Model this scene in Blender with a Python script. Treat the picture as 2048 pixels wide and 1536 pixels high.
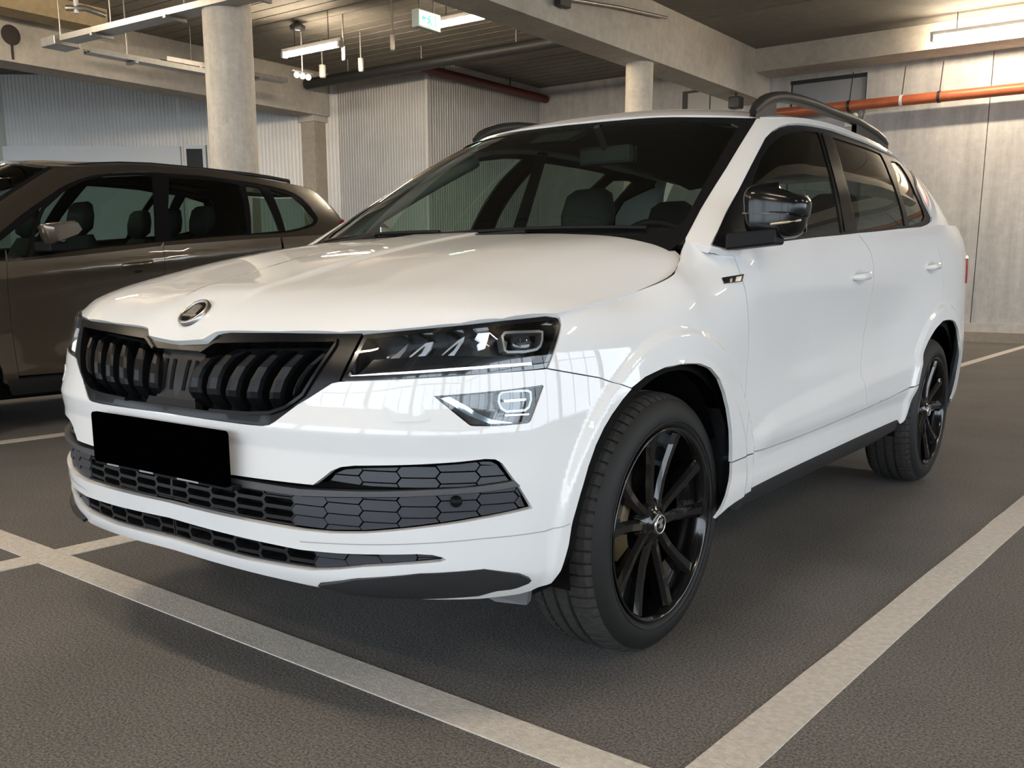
import bpy, bmesh, math, random
import numpy as np
from mathutils import Vector, Matrix
from mathutils.bvhtree import BVHTree
from mathutils.geometry import delaunay_2d_cdt
random.seed(7); RNG = np.random.default_rng(7)
S = bpy.context.scene
for o in list(bpy.data.objects): bpy.data.objects.remove(o)
COL = S.collection
# ------------------------------------------------------------------ camera
# world: x = white car's left, y = towards its rear, z up, front axle at y = 0
CAM = np.array([1.9847, -2.156, 0.976]); YAW, PITCH, FPX, PPY = 0.6389, -0.1871, 1917.0, 142.8
_cy, _sy, _cp, _sp = math.cos(YAW), math.sin(YAW), math.cos(PITCH), math.sin(PITCH)
C_F = np.array([-_sy*_cp, _cy*_cp, _sp]); C_R = np.array([_cy, _sy, 0.0]); C_U = np.cross(C_R, C_F)
cd = bpy.data.cameras.new('camera'); cam = bpy.data.objects.new('camera', cd); COL.objects.link(cam)
cd.sensor_width = 36.0; cd.sensor_fit = 'HORIZONTAL'; cd.lens = FPX*36/2048; cd.shift_y = PPY/2048
cd.clip_start = 0.05; cd.clip_end = 400
M4 = Matrix.Identity(4)
for i in range(3):
    M4[i][0], M4[i][1], M4[i][2], M4[i][3] = C_R[i], C_U[i], -C_F[i], CAM[i]
cam.matrix_world = M4; S.camera = cam
S.view_settings.view_transform = 'Standard'; S.view_settings.look = 'None'
S.view_settings.gamma = 1.0; S.view_settings.use_curve_mapping = False
S.view_settings.exposure = 1.05
S.cycles.max_bounces = 8; S.cycles.diffuse_bounces = 4; S.cycles.glossy_bounces = 4; S.cycles.transparent_max_bounces = 12
S.cycles.caustics_reflective = False; S.cycles.caustics_refractive = False; S.cycles.sample_clamp_indirect = 8.0
# ------------------------------------------------------------------ daylight: an even overcast sky seen through the open facade
W = bpy.data.worlds.new('overcast_sky'); S.world = W; W.use_nodes = True
bgn = W.node_tree.nodes['Background']
bgn.inputs[0].default_value = (0.80, 0.90, 1.0, 1); bgn.inputs[1].default_value = 3.0
def ray(px, py): return C_F + C_R*((px-1024)/FPX) + C_U*((768+PPY-py)/FPX)
def at(px, py, x=None, y=None, z=None):
    d = ray(px, py)
    t = (x-CAM[0])/d[0] if x is not None else (y-CAM[1])/d[1] if y is not None else (z-CAM[2])/d[2]
    return CAM + t*d
# ------------------------------------------------------------------ materials
MATS = {}
def mat(name, col, rough=0.5, metal=0.0, coat=0.0, spec=0.5, noise=None, bump=None, emit=None, coat_rough=0.03):
    """noise=(scale, dark factor, detail) mottles the colour; bump=(scale, strength)"""
    if name in MATS: return MATS[name]
    m = bpy.data.materials.new(name); m.use_nodes = True; MATS[name] = m
    nt = m.node_tree; b = nt.nodes['Principled BSDF']
    c4 = (*col, 1); b.inputs['Base Color'].default_value = c4
    b.inputs['Roughness'].default_value = rough; b.inputs['Metallic'].default_value = metal
    b.inputs['Coat Weight'].default_value = coat; b.inputs['Coat Roughness'].default_value = coat_rough
    b.inputs['Specular IOR Level'].default_value = spec
    if emit: b.inputs['Emission Color'].default_value = (*emit[0], 1); b.inputs['Emission Strength'].default_value = emit[1]
    if noise or bump:
        tc = nt.nodes.new('ShaderNodeTexCoord')
    if noise:
        n = nt.nodes.new('ShaderNodeTexNoise'); n.inputs['Scale'].default_value = noise[0]; n.inputs['Detail'].default_value = noise[2]
        n.inputs['Roughness'].default_value = 0.65
        mx = nt.nodes.new('ShaderNodeMix'); mx.data_type = 'RGBA'
        r = nt.nodes.new('ShaderNodeMapRange'); r.inputs[1].default_value = 0.3; r.inputs[2].default_value = 0.72
        nt.links.new(tc.outputs['Object'], n.inputs['Vector']); nt.links.new(n.outputs['Fac'], r.inputs[0])
        nt.links.new(r.outputs[0], mx.inputs[0])
        mx.inputs[6].default_value = tuple(v*noise[1] for v in col)+(1,); mx.inputs[7].default_value = c4
        nt.links.new(mx.outputs[2], b.inputs['Base Color'])
    if bump:
        n2 = nt.nodes.new('ShaderNodeTexNoise'); n2.inputs['Scale'].default_value = bump[0]; n2.inputs['Detail'].default_value = 3
        bp = nt.nodes.new('ShaderNodeBump'); bp.inputs['Strength'].default_value = bump[1]; bp.inputs['Distance'].default_value = 0.01
        nt.links.new(tc.outputs['Object'], n2.inputs['Vector']); nt.links.new(n2.outputs['Fac'], bp.inputs['Height'])
        nt.links.new(bp.outputs[0], b.inputs['Normal'])
    return m
def glass_mat(name, tint, refl=1.0):
    if name in MATS: return MATS[name]
    m = bpy.data.materials.new(name); m.use_nodes = True; MATS[name] = m
    nt = m.node_tree; nt.nodes.clear(); out = nt.nodes.new('ShaderNodeOutputMaterial')
    tr = nt.nodes.new('ShaderNodeBsdfTransparent'); tr.inputs[0].default_value = (*tint, 1)
    gl = nt.nodes.new('ShaderNodeBsdfGlossy'); gl.inputs['Roughness'].default_value = 0.01; gl.inputs[0].default_value = (refl, refl, refl, 1)
    fr = nt.nodes.new('ShaderNodeFresnel'); ge = nt.nodes.new('ShaderNodeNewGeometry')
    io = nt.nodes.new('ShaderNodeMapRange'); io.inputs[3].default_value = 1.5; io.inputs[4].default_value = 1/1.5   # thin sheet: same reflectance from both sides
    nt.links.new(ge.outputs['Backfacing'], io.inputs[0]); nt.links.new(io.outputs[0], fr.inputs[0])
    mx = nt.nodes.new('ShaderNodeMixShader')
    nt.links.new(fr.outputs[0], mx.inputs[0]); nt.links.new(tr.outputs[0], mx.inputs[1]); nt.links.new(gl.outputs[0], mx.inputs[2])
    nt.links.new(mx.outputs[0], out.inputs[0])
    return m
# ------------------------------------------------------------------ object helpers
def link(name, me, parent=None, m=None):
    o = bpy.data.objects.new(name, me); COL.objects.link(o)
    if m is not None and me is not None:
        me.materials.clear(); me.materials.append(m)
    if parent is not None: o.parent = parent
    return o
def tag(o, label, cat, group=None, kind=None):
    if label: o['label'] = label
    if cat: o['category'] = cat
    if group: o['group'] = group
    if kind: o['kind'] = kind
    return o
def struct(o, label=None, cat=None):
    o['kind'] = 'structure'
    if label: o['label'] = label
    if cat: o['category'] = cat
    return o
def empty(name, loc=(0, 0, 0), rz=0.0):
    o = bpy.data.objects.new(name, None); COL.objects.link(o); o.location = loc; o.rotation_euler.z = rz
    o.empty_display_size = 0.1
    return o
class MB:
    """collects simple shapes into one mesh"""
    def __init__(s): s.v = []; s.f = []; s.sm = []
    def add(s, verts, faces, smooth=False):
        k = len(s.v); s.v += [tuple(float(c) for c in p) for p in verts]
        s.f += [tuple(k+i for i in f) for f in faces]; s.sm += [smooth]*len(faces)
        return s
    def box(s, lo, hi, M=None):
        (x0, y0, z0), (x1, y1, z1) = lo, hi
        vs = [(x0,y0,z0),(x1,y0,z0),(x1,y1,z0),(x0,y1,z0),(x0,y0,z1),(x1,y0,z1),(x1,y1,z1),(x0,y1,z1)]
        if M is not None: vs = [M @ Vector(p) for p in vs]
        return s.add(vs, [(0,3,2,1),(4,5,6,7),(0,1,5,4),(1,2,6,5),(2,3,7,6),(3,0,4,7)])
    def tube(s, pts, r, n=10, cap=True, smooth=True, closed=False, rx=None):
        """sweep a circle (or r,rx ellipse) along pts"""
        P = [np.array(p, float) for p in pts]; rings = []
        rs = r if hasattr(r, '__len__') else [r]*len(P)
        up = None
        for i, p in enumerate(P):
            a = P[i-1] if (i > 0 or closed) else P[i]; b = P[(i+1) % len(P)] if (i < len(P)-1 or closed) else P[i]
            t = b-a; t = t/(np.linalg.norm(t)+1e-12)
            if up is None:
                h = np.array([0, 0, 1.0]) if abs(t[2]) < 0.9 else np.array([1.0, 0, 0]); up = h
            u = np.cross(t, up); u /= (np.linalg.norm(u)+1e-12); w = np.cross(u, t); up = w
            k = (rx/r if rx else 1.0)
            rings.append([p + rs[i]*(math.cos(2*math.pi*j/n)*u*k + math.sin(2*math.pi*j/n)*w) for j in range(n)])
        vs = [v for rg in rings for v in rg]; fs = []
        m = len(P)
        for i in range(m if closed else m-1):
            for j in range(n):
                a = i*n+j; b = i*n+(j+1) % n; c = ((i+1) % m)*n+(j+1) % n; d = ((i+1) % m)*n+j
                fs.append((a, b, c, d))
        s.add(vs, fs, smooth)
        if cap and not closed:
            s.add(rings[0], [tuple(reversed(range(n)))]); s.add(rings[-1], [tuple(range(n))])
        return s
    def lathe(s, prof, n=48, axis='z', c=(0,0,0), smooth=True, arc=None):
        """prof: list of (radius, height)"""
        full = arc is None; k = n if full else n+1; vs = []
        for r, h in prof:
            for j in range(k):
                t = 2*math.pi*j/n if full else arc[0]+(arc[1]-arc[0])*j/n
                p = (r*math.cos(t), r*math.sin(t), h)
                if axis == 'x': p = (h, p[0], p[1])
                elif axis == 'y': p = (p[1], h, p[0])
                vs.append((p[0]+c[0], p[1]+c[1], p[2]+c[2]))
        fs = []
        for i in range(len(prof)-1):
            for j in range(n):
                a = i*k+j; b = i*k+(j+1) % k; fs.append((a, b, b+k, a+k))
        return s.add(vs, fs, smooth)
    def prism(s, poly, h0, h1, f):
        """extrude a 2D polygon between h0 and h1; f maps (u,v,h) to 3D"""
        n = len(poly); vs = [f(u, v, h0) for u, v in poly]+[f(u, v, h1) for u, v in poly]
        fs = [tuple(reversed(range(n))), tuple(range(n, 2*n))]
        fs += [(i, (i+1) % n, (i+1) % n+n, i+n) for i in range(n)]
        return s.add(vs, fs)
    def mesh(s, name, bevel=None):
        me = bpy.data.meshes.new(name); me.from_pydata(s.v, [], s.f); me.update()
        me.polygons.foreach_set('use_smooth', s.sm)
        bm = bmesh.new(); bm.from_mesh(me); bmesh.ops.recalc_face_normals(bm, faces=bm.faces)
        if bevel:
            bmesh.ops.bevel(bm, geom=list(bm.edges), offset=bevel, segments=2, affect='EDGES', profile=0.5, clamp_overlap=True)
        bm.to_mesh(me); bm.free()
        return me
    def obj(s, name, m, parent=None, bevel=None): return link(name, s.mesh(name, bevel), parent, m)
def copy_tree(o, parent=None):
    c = o.copy(); COL.objects.link(c); c.parent = parent
    for ch in list(o.children): copy_tree(ch, c)
    return c
# ------------------------------------------------------------------ numerics: splines, surfaces, panels cut out of surfaces
def nat_spline(t, P):
    """natural cubic spline through P(t); returns evaluator (vectorised)"""
    t = np.asarray(t, float); P = np.asarray(P, float); n = len(t); h = np.diff(t)
    A = np.zeros((n, n)); B = np.zeros((n,)+P.shape[1:]); A[0, 0] = A[-1, -1] = 1
    for i in range(1, n-1):
        A[i, i-1] = h[i-1]; A[i, i] = 2*(h[i-1]+h[i]); A[i, i+1] = h[i]
        B[i] = 6*((P[i+1]-P[i])/h[i]-(P[i]-P[i-1])/h[i-1])
    Mm = np.linalg.solve(A, B)
    def ev(x):
        x = np.asarray(x, float); i = np.clip(np.searchsorted(t, x)-1, 0, n-2)
        a = (t[i+1]-x); b = (x-t[i]); hi = h[i]
        if P.ndim > 1: a = a[..., None]; b = b[..., None]; hi = hi[..., None]
        return Mm[i]*a**3/(6*hi)+Mm[i+1]*b**3/(6*hi)+(P[i]/hi-Mm[i]*hi/6)*a+(P[i+1]/hi-Mm[i+1]*hi/6)*b
    return ev
def pchip(xs, Y):
    """monotone cubic along axis 0; Y (n, m). returns ev(x array, column index arrays or weights) -> full columns"""
    xs = np.asarray(xs, float); Y = np.asarray(Y, float); h = np.diff(xs)[:, None]; d = np.diff(Y, axis=0)/h
    m = np.zeros_like(Y)
    s = (d[:-1]*d[1:]) > 0
    w1 = 2*h[1:]+h[:-1]; w2 = h[1:]+2*h[:-1]
    with np.errstate(divide='ignore', invalid='ignore'):
        hm = (w1+w2)/(w1/d[:-1]+w2/d[1:])
    m[1:-1] = np.where(s, hm, 0); m[0] = d[0]; m[-1] = d[-1]
    def ev(x):
        x = np.asarray(x, float); i = np.clip(np.searchsorted(xs, x)-1, 0, len(xs)-2)
        hh = (xs[i+1]-xs[i])[:, None]; t = ((x-xs[i])[:, None])/hh; t = np.clip(t, -0.5, 1.5)
        return (2*t**3-3*t**2+1)*Y[i]+(t**3-2*t**2+t)*hh*m[i]+(-2*t**3+3*t**2)*Y[i+1]+(t**3-t**2)*hh*m[i+1]
    return ev
def sstep(x, a, b):
    t = np.clip((np.asarray(x, float)-a)/(b-a), 0, 1); return t*t*(3-2*t)
class Surf:
    """parametric surface with domain (a, b); f(a, b) vectorised -> (N, 3)"""
    def __init__(s, f, ra, rb, da, db, flip=False, org=(0, 0, 0)):
        s.f = f; s.flip = flip; s.org = Vector(org)
        A = np.arange(ra[0], ra[1]+da, da); B = np.arange(rb[0], rb[1]+db, db)
        s.A, s.B = A, B; AA, BB = np.meshgrid(A, B, indexing='ij')
        P = f(AA.ravel(), BB.ravel()); n, m = len(A), len(B); fs = []; s.ab = np.stack([AA.ravel(), BB.ravel()], 1)
        for i in range(n-1):
            for j in range(m-1):
                k = i*m+j; fs.append((k, k+m, k+m+1)); fs.append((k, k+m+1, k+1))
        s.tri = fs; s.P = P
        s.bvh = BVHTree.FromPolygons([Vector(p) for p in P], fs)
    def normal(s, a, b, h=0.003):
        du = s.f(a+h, b)-s.f(a-h, b); dv = s.f(a, b+h)-s.f(a, b-h)
        n = np.cross(du, dv); n /= (np.linalg.norm(n, axis=1, keepdims=True)+1e-12)
        return -n if s.flip else n
    def cast(s, px, py):
        d = Vector(ray(px, py)).normalized(); o = Vector(CAM)-s.org
        return s.hit(o, d, (px, py))
    def hit(s, o, d, what=''):
        loc, nor, i, dist = s.bvh.ray_cast(o, d)
        if loc is None:
            # nearest miss: walk along the ray and take the closest surface point
            best = None
            for t in np.linspace(1.0, 9.0, 400):
                r = s.bvh.find_nearest(o+d*float(t))
                if best is None or r[3] < best[0]: best = (r[3], r[0], r[2])
            loc, i = best[1], best[2]
        t = s.tri[i]; A, B, C = (Vector(s.P[k]) for k in t)
        v0, v1, v2 = B-A, C-A, loc-A
        d00, d01, d11, d20, d21 = v0.dot(v0), v0.dot(v1), v1.dot(v1), v2.dot(v0), v2.dot(v1)
        den = d00*d11-d01*d01; v = (d11*d20-d01*d21)/den; w = (d00*d21-d01*d20)/den
        return (1-v-w)*s.ab[t[0]]+v*s.ab[t[1]]+w*s.ab[t[2]]
    def trace(s, pix): return np.array([s.cast(*p) for p in pix])
    def pt(s, a, b, off=0.0):
        a = np.atleast_1d(np.asarray(a, float)); b = np.atleast_1d(np.asarray(b, float))
        return s.f(a, b)+off*s.normal(a, b)
def densify(poly, step, closed=True):
    out = []; n = len(poly)
    for i in range(n if closed else n-1):
        p, q = poly[i], poly[(i+1) % n]; k = max(1, int(math.ceil(np.linalg.norm(q-p)/step)))
        out += [p+(q-p)*(j/k) for j in range(k)]
    if not closed: out.append(poly[-1])
    return np.array(out)
def smooth_poly(poly, it=1, closed=True):
    """corner-cutting for curved outlines"""
    P = np.asarray(poly, float)
    for _ in range(it):
        Q = []
        n = len(P)
        if closed:
            for i in range(n): p, q = P[i], P[(i+1) % n]; Q += [0.75*p+0.25*q, 0.25*p+0.75*q]
        else:
            Q = [P[0]]
            for i in range(n-1): p, q = P[i], P[i+1]; Q += [0.75*p+0.25*q, 0.25*p+0.75*q]
            Q.append(P[-1])
        P = np.array(Q)
    return P
def area2(P): x, y = P[:, 0], P[:, 1]; return np.sum(x*np.roll(y, -1)-np.roll(x, -1)*y)
def inset_poly(P, d):
    """shift every edge inwards by d (d<0 grows)"""
    if abs(d) < 1e-9: return P
    P = np.asarray(P, float); s = np.sign(area2(P)); n = len(P); out = []
    for i in range(n):
        e1 = P[i]-P[i-1]; e2 = P[(i+1) % n]-P[i]
        n1 = s*np.array([-e1[1], e1[0]])/(np.linalg.norm(e1)+1e-9); n2 = s*np.array([-e2[1], e2[0]])/(np.linalg.norm(e2)+1e-9)
        b = n1+n2; l = b@b
        b = n1 if l < 0.3 else b*2/l
        out.append(P[i]+b*d)
    return np.array(out)
def inside(P, Q):
    """points Q inside polygon P (even-odd)"""
    x, y = Q[:, 0], Q[:, 1]; r = np.zeros(len(Q), bool); n = len(P); j = n-1
    for i in range(n):
        xi, yi = P[i]; xj, yj = P[j]
        c = ((yi > y) != (yj > y))
        with np.errstate(divide='ignore', invalid='ignore'):
            xx = (xj-xi)*(y-yi)/(yj-yi)+xi
        r ^= c & (x < xx); j = i
    return r
def seg_dist(P, Q):
    d = np.full(len(Q), 1e9); n = len(P)
    for i in range(n):
        a, b = P[i], P[(i+1) % n]; ab = b-a; t = np.clip(((Q-a)@ab)/(ab@ab+1e-12), 0, 1)
        d = np.minimum(d, np.linalg.norm(Q-(a+t[:, None]*ab), axis=1))
    return d
def tri_region(outer, holes, step):
    loops = [densify(np.asarray(outer, float), step)]+[densify(np.asarray(h, float), step) for h in holes]
    V = np.concatenate(loops); E = []; k = 0
    for L in loops:
        n = len(L); E += [(k+i, k+(i+1) % n) for i in range(n)]; k += n
    lo, hi = V.min(0), V.max(0)
    gx = np.arange(lo[0]+step*0.5, hi[0], step); gy = np.arange(lo[1]+step*0.5, hi[1], step)
    G = np.stack(np.meshgrid(gx, gy, indexing='ij'), -1).reshape(-1, 2)
    if len(G):
        ok = inside(loops[0], G)
        for h in loops[1:]: ok &= ~inside(h, G)
        G = G[ok]
    if len(G):
        ok = np.ones(len(G), bool)
        for L in loops: ok &= seg_dist(L, G) > step*0.45
        G = G[ok]; V = np.concatenate([V, G])
    r = delaunay_2d_cdt([Vector((float(p[0]), float(p[1]))) for p in V], E, [], 0, 1e-7)
    VV = np.array([(p[0], p[1]) for p in r[0]]); F = np.array([f for f in r[2]])
    if not len(F): raise ValueError('empty region')
    c = VV[F].mean(1); ok = inside(loops[0], c)
    for h in loops[1:]: ok &= ~inside(h, c)
    return VV, F[ok]
def panel_mesh(name, surf, outer, holes=(), step=0.02, depth=0.015, off=0.0, gap=0.0, mirror=None, offf=None, depthf=None):
    """cut a region out of a surface: front skin with the surface's own normals + a rim going inwards.
    mirror: None, 'x' (other side only) or 'both'"""
    outer = densify(np.asarray(outer, float), step); mid = np.abs(outer[:, 0]) < 1e-9
    outer = inset_poly(outer, gap)
    if mirror == 'both': outer[mid, 0] = 0.0
    holes = [inset_poly(densify(np.asarray(h, float), step), -gap) for h in holes]
    V, F = tri_region(outer, holes, step)
    used = np.unique(F); rm = -np.ones(len(V), int); rm[used] = np.arange(len(used)); V = V[used]; F = rm[F]
    a, b = V[:, 0], V[:, 1]
    N = surf.normal(a, b); O = off if offf is None else off+offf(a, b)
    P = surf.f(a, b)+N*(np.asarray(O)[..., None] if np.ndim(O) else O)
    # orientation
    fn = np.cross(P[F[:, 1]]-P[F[:, 0]], P[F[:, 2]]-P[F[:, 0]])
    flip = (fn*N[F[:, 0]]).sum(1) < 0
    F[flip] = F[flip][:, ::-1]
    cnt = {}
    for f in F:
        for i in range(3):
            e = (f[i], f[(i+1) % 3]); cnt[e] = 1
    bd = [e for e in cnt if (e[1], e[0]) not in cnt]
    if mirror == 'both': bd = [e for e in bd if max(abs(V[e[0], 0]), abs(V[e[1], 0])) > 1e-6]
    verts = [tuple(p) for p in P]; faces = [tuple(int(i) for i in f) for f in F]
    lnorm = [N[i] for f in F for i in f]; smooth = [True]*len(F)
    if depth:
        bi = sorted({i for e in bd for i in e}); k = len(verts); mp = {}
        for j, i in enumerate(bi):
            mp[i] = (k+2*j, k+2*j+1)
            verts.append(tuple(P[i])); verts.append(tuple(P[i]-N[i]*depth))
        for (i, j) in bd:
            q = (mp[j][0], mp[i][0], mp[i][1], mp[j][1])
            p0, p1, p2 = (np.array(verts[x]) for x in q[:3]); n = np.cross(p1-p0, p2-p0); n /= (np.linalg.norm(n)+1e-12)
            faces.append(q); lnorm += [n]*4; smooth.append(False)
    verts = np.array(verts); lnorm = np.array(lnorm)
    if mirror:
        v2 = verts*np.array([-1, 1, 1]); k = len(verts) if mirror == 'both' else 0
        f2 = []; n2 = []; c = 0
        for f in faces:
            f2.append(tuple(k+i for i in reversed(f))); n2 += [lnorm[c+i]*np.array([-1, 1, 1]) for i in reversed(range(len(f)))]; c += len(f)
        if mirror == 'both':
            verts = np.concatenate([verts, v2]); faces = faces+f2; lnorm = np.concatenate([lnorm, np.array(n2)]); smooth = smooth*2
        else: verts, faces, lnorm = v2, f2, np.array(n2)
    me = bpy.data.meshes.new(name); me.from_pydata([tuple(map(float, v)) for v in verts], [], faces)
    me.polygons.foreach_set('use_smooth', smooth)
    me.update()
    me.normals_split_custom_set([tuple(map(float, n)) for n in lnorm])
    return me
def panel(name, surf, outer, m, parent, holes=(), **k):
    try: me = panel_mesh(name, surf, outer, holes, **k)
    except Exception as ex:
        print('PANEL FAILED', name, parent.name if parent else '', ex, np.round(np.asarray(outer)[:6], 3).tolist()); return None
    return link(name, me, parent, m)
def strip_poly(line, w):
    """polygon of a band of half width w around an open line"""
    L = np.asarray(line, float); n = len(L); A = []; B = []
    for i in range(n):
        t = L[min(i+1, n-1)]-L[max(i-1, 0)]; t /= np.linalg.norm(t)+1e-12; q = np.array([-t[1], t[0]])*w
        A.append(L[i]+q); B.append(L[i]-q)
    return np.array(A+B[::-1])
# ================================================================== GARAGE
CEIL, BEAM, YB = 4.40, 3.69, 13.37
def concrete(name, col, s1=1.4, dark=0.72, streak=None, rough=0.85, joints=None):
    """board-marked concrete: broad blotches, fine pores, optional vertical run-off streaks"""
    m = mat(name, col, rough, spec=0.25); nt = m.node_tree; b = nt.nodes['Principled BSDF']; L = nt.links.new
    tc = nt.nodes.new('ShaderNodeTexCoord')
    def noise(scale, vec=None, det=5):
        n = nt.nodes.new('ShaderNodeTexNoise'); n.inputs['Scale'].default_value = scale; n.inputs['Detail'].default_value = det; n.inputs['Roughness'].default_value = .7
        L(vec if vec is not None else tc.outputs['Object'], n.inputs['Vector']); return n.outputs['Fac']
    def ramp(f, a, b_, c0, c1):
        r = nt.nodes.new('ShaderNodeMapRange'); L(f, r.inputs[0]); r.inputs[1].default_value = a; r.inputs[2].default_value = b_; r.inputs[3].default_value = c0; r.inputs[4].default_value = c1; return r.outputs[0]
    def mul(a, c):
        r = nt.nodes.new('ShaderNodeMath'); r.operation = 'MULTIPLY'; L(a, r.inputs[0]); L(c, r.inputs[1]); return r.outputs[0]
    f = mul(ramp(noise(s1), .3, .7, dark, 1.05), ramp(noise(s1*9), .3, .7, .86, 1.06))
    f = mul(f, ramp(noise(45), .28, .38, .75, 1.0))
    if streak:
        mp = nt.nodes.new('ShaderNodeMapping'); mp.inputs['Scale'].default_value = streak; L(tc.outputs['Object'], mp.inputs[0])
        f = mul(f, ramp(noise(1.0, mp.outputs[0], 4), .35, .7, .8, 1.05))
    mx = nt.nodes.new('ShaderNodeVectorMath'); mx.operation = 'SCALE'; mx.inputs[0].default_value = col; L(f, mx.inputs['Scale']); L(mx.outputs[0], b.inputs['Base Color'])
    bp = nt.nodes.new('ShaderNodeBump'); bp.inputs['Strength'].default_value = .15; bp.inputs['Distance'].default_value = .01; L(noise(30), bp.inputs['Height']); L(bp.outputs[0], b.inputs['Normal'])
    return m
M_ASPH = mat('asphalt', (.10, .095, .09), .78, spec=.35)
def asphalt():
    m = M_ASPH; nt = m.node_tree; b = nt.nodes['Principled BSDF']; L = nt.links.new; tc = nt.nodes.new('ShaderNodeTexCoord')
    def noise(s, d=4, r=.6):
        n = nt.nodes.new('ShaderNodeTexNoise'); n.inputs['Scale'].default_value = s; n.inputs['Detail'].default_value = d; n.inputs['Roughness'].default_value = r; L(tc.outputs['Object'], n.inputs['Vector']); return n.outputs['Fac']
    r1 = nt.nodes.new('ShaderNodeMapRange'); L(noise(150, 2), r1.inputs[0]); r1.inputs[1].default_value = .34; r1.inputs[2].default_value = .68; r1.inputs[3].default_value = .45; r1.inputs[4].default_value = 1.5
    r2 = nt.nodes.new('ShaderNodeMapRange'); L(noise(1.1), r2.inputs[0]); r2.inputs[1].default_value = .3; r2.inputs[2].default_value = .7; r2.inputs[3].default_value = .82; r2.inputs[4].default_value = 1.15
    r3 = nt.nodes.new('ShaderNodeMapRange'); L(noise(420, 1), r3.inputs[0]); r3.inputs[1].default_value = .35; r3.inputs[2].default_value = .7; r3.inputs[3].default_value = .75; r3.inputs[4].default_value = 1.3
    m1 = nt.nodes.new('ShaderNodeMath'); m1.operation = 'MULTIPLY'; L(r1.outputs[0], m1.inputs[0]); L(r2.outputs[0], m1.inputs[1])
    m2 = nt.nodes.new('ShaderNodeMath'); m2.operation = 'MULTIPLY'; L(m1.outputs[0], m2.inputs[0]); L(r3.outputs[0], m2.inputs[1])
    v = nt.nodes.new('ShaderNodeVectorMath'); v.operation = 'SCALE'; v.inputs[0].default_value = (.142, .134, .126); L(m2.outputs[0], v.inputs['Scale']); L(v.outputs[0], b.inputs['Base Color'])
    bp = nt.nodes.new('ShaderNodeBump'); bp.inputs['Strength'].default_value = .5; bp.inputs['Distance'].default_value = .004; L(noise(150, 2), bp.inputs['Height']); L(bp.outputs[0], b.inputs['Normal'])
asphalt()
M_CONC = concrete('beam_concrete', (.60, .555, .485), 1.2, .74)
M_COLM = concrete('column_concrete', (.74, .67, .57), 2.0, .82, streak=(6, 6, .7))
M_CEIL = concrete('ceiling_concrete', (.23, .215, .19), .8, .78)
M_WALL = concrete('wall_concrete', (.50, .49, .475), 1.0, .85, streak=(5, 5, .5))
M_CORR = mat('corrugated_steel', (.52, .51, .49), .42, .35, noise=(2, .88, 3))
M_LINE = mat('floor_paint', (.68, .635, .575), .75, noise=(55, .72, 4), bump=(150, .3))
M_GALV = mat('galvanised_steel', (.36, .35, .33), .4, .7, noise=(14, .75, 3))
M_WHT = mat('white_panel', (.62, .64, .66), .5)
M_DARKM = mat('dark_metal', (.03, .03, .03), .5, .3)
M_PIPE = mat('red_pipe', (.42, .11, .045), .38, spec=.5, noise=(6, .8, 2))
M_TAN = concrete('tan_concrete', (.50, .40, .25), 1.5, .75)
FL = struct(MB().box((-24, -11, -.25), (12, YB+.3, 0)).obj('floor', M_ASPH))
# ---- painted bay lines (grid turned slightly against the car)
PSI = -.0394
def G(x, y, z=0): return (math.cos(PSI)*x-math.sin(PSI)*y, math.sin(PSI)*x+math.cos(PSI)*y, z)
def stripe(x0, y0, x1, y1, label):
    n = 24; vs = []
    for i in range(n+1):
        t = i/n
        if abs(x1-x0) < abs(y1-y0): pts = [(x0, y0+(y1-y0)*t), (x1, y0+(y1-y0)*t)]
        else: pts = [(x0+(x1-x0)*t, y0), (x0+(x1-x0)*t, y1)]
        for p in pts: vs.append(G(p[0]+random.uniform(-.002, .002), p[1]+random.uniform(-.002, .002), .003))
    k = len(vs); vs += [(a, b, -.01) for a, b, c in vs]
    fs = []
    for i in range(n):
        a = 2*i; fs += [(a, a+1, a+3, a+2), (a, a+2, a+2+k, a+k), (a+1, a+1+k, a+3+k, a+3)]
    fs += [(0, k, k+1, 1), (2*n, 2*n+1, 2*n+1+k, 2*n+k)]
    o = MB().add(vs, fs).obj('floor_marking', M_LINE)
    return tag(o, label, 'floor marking', 'painted bay lines on the asphalt')
XL, BW, LW, YF, WF = -1.2401, 2.523, .1112, -.5766, .1122
h = LW/2
stripe(-9, YF-WF/2, 4.4, YF+WF/2, 'long painted cross line running under the nose of the white car')
stripe(XL-h, YF+WF/2, XL+h, 4.6, 'painted bay line passing beneath the white car beside its right wheels')
stripe(XL-h, -5.0, XL+h, YF-WF/2, 'short painted line meeting the cross line at the left frame edge')
stripe(XL+BW-h, -5.0, XL+BW+h, YF-WF/2, 'painted bay line piece running towards the viewer at the bottom')
stripe(XL+BW-h, YF+WF/2, XL+BW+h, 4.6, 'wide painted bay line on the right beside the white car')
stripe(XL-BW-h, YF+WF/2, XL-BW+h, 4.6, 'thin far bay line next to the brown car')
p = at(1924, 730, z=0); q = at(2048, 693.5, z=0)
d = (q-p)/np.linalg.norm(q-p); n_ = np.array([-d[1], d[0], 0])*.05
p0 = p-d*2.0; q0 = q+d*2.5
o = MB().add([p0-n_+[0,0,.003], q0-n_+[0,0,.003], q0+n_+[0,0,.003], p0+n_+[0,0,.003], p0-n_-[0,0,.01], q0-n_-[0,0,.01], q0+n_-[0,0,.01], p0+n_-[0,0,.01]], [(0,1,2,3),(0,4,5,1),(1,5,6,2),(2,6,7,3),(3,7,4,0)]).obj('floor_marking', M_LINE)
tag(o, 'distant painted line on the floor near the back wall', 'floor marking', 'painted bay lines on the asphalt')
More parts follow.
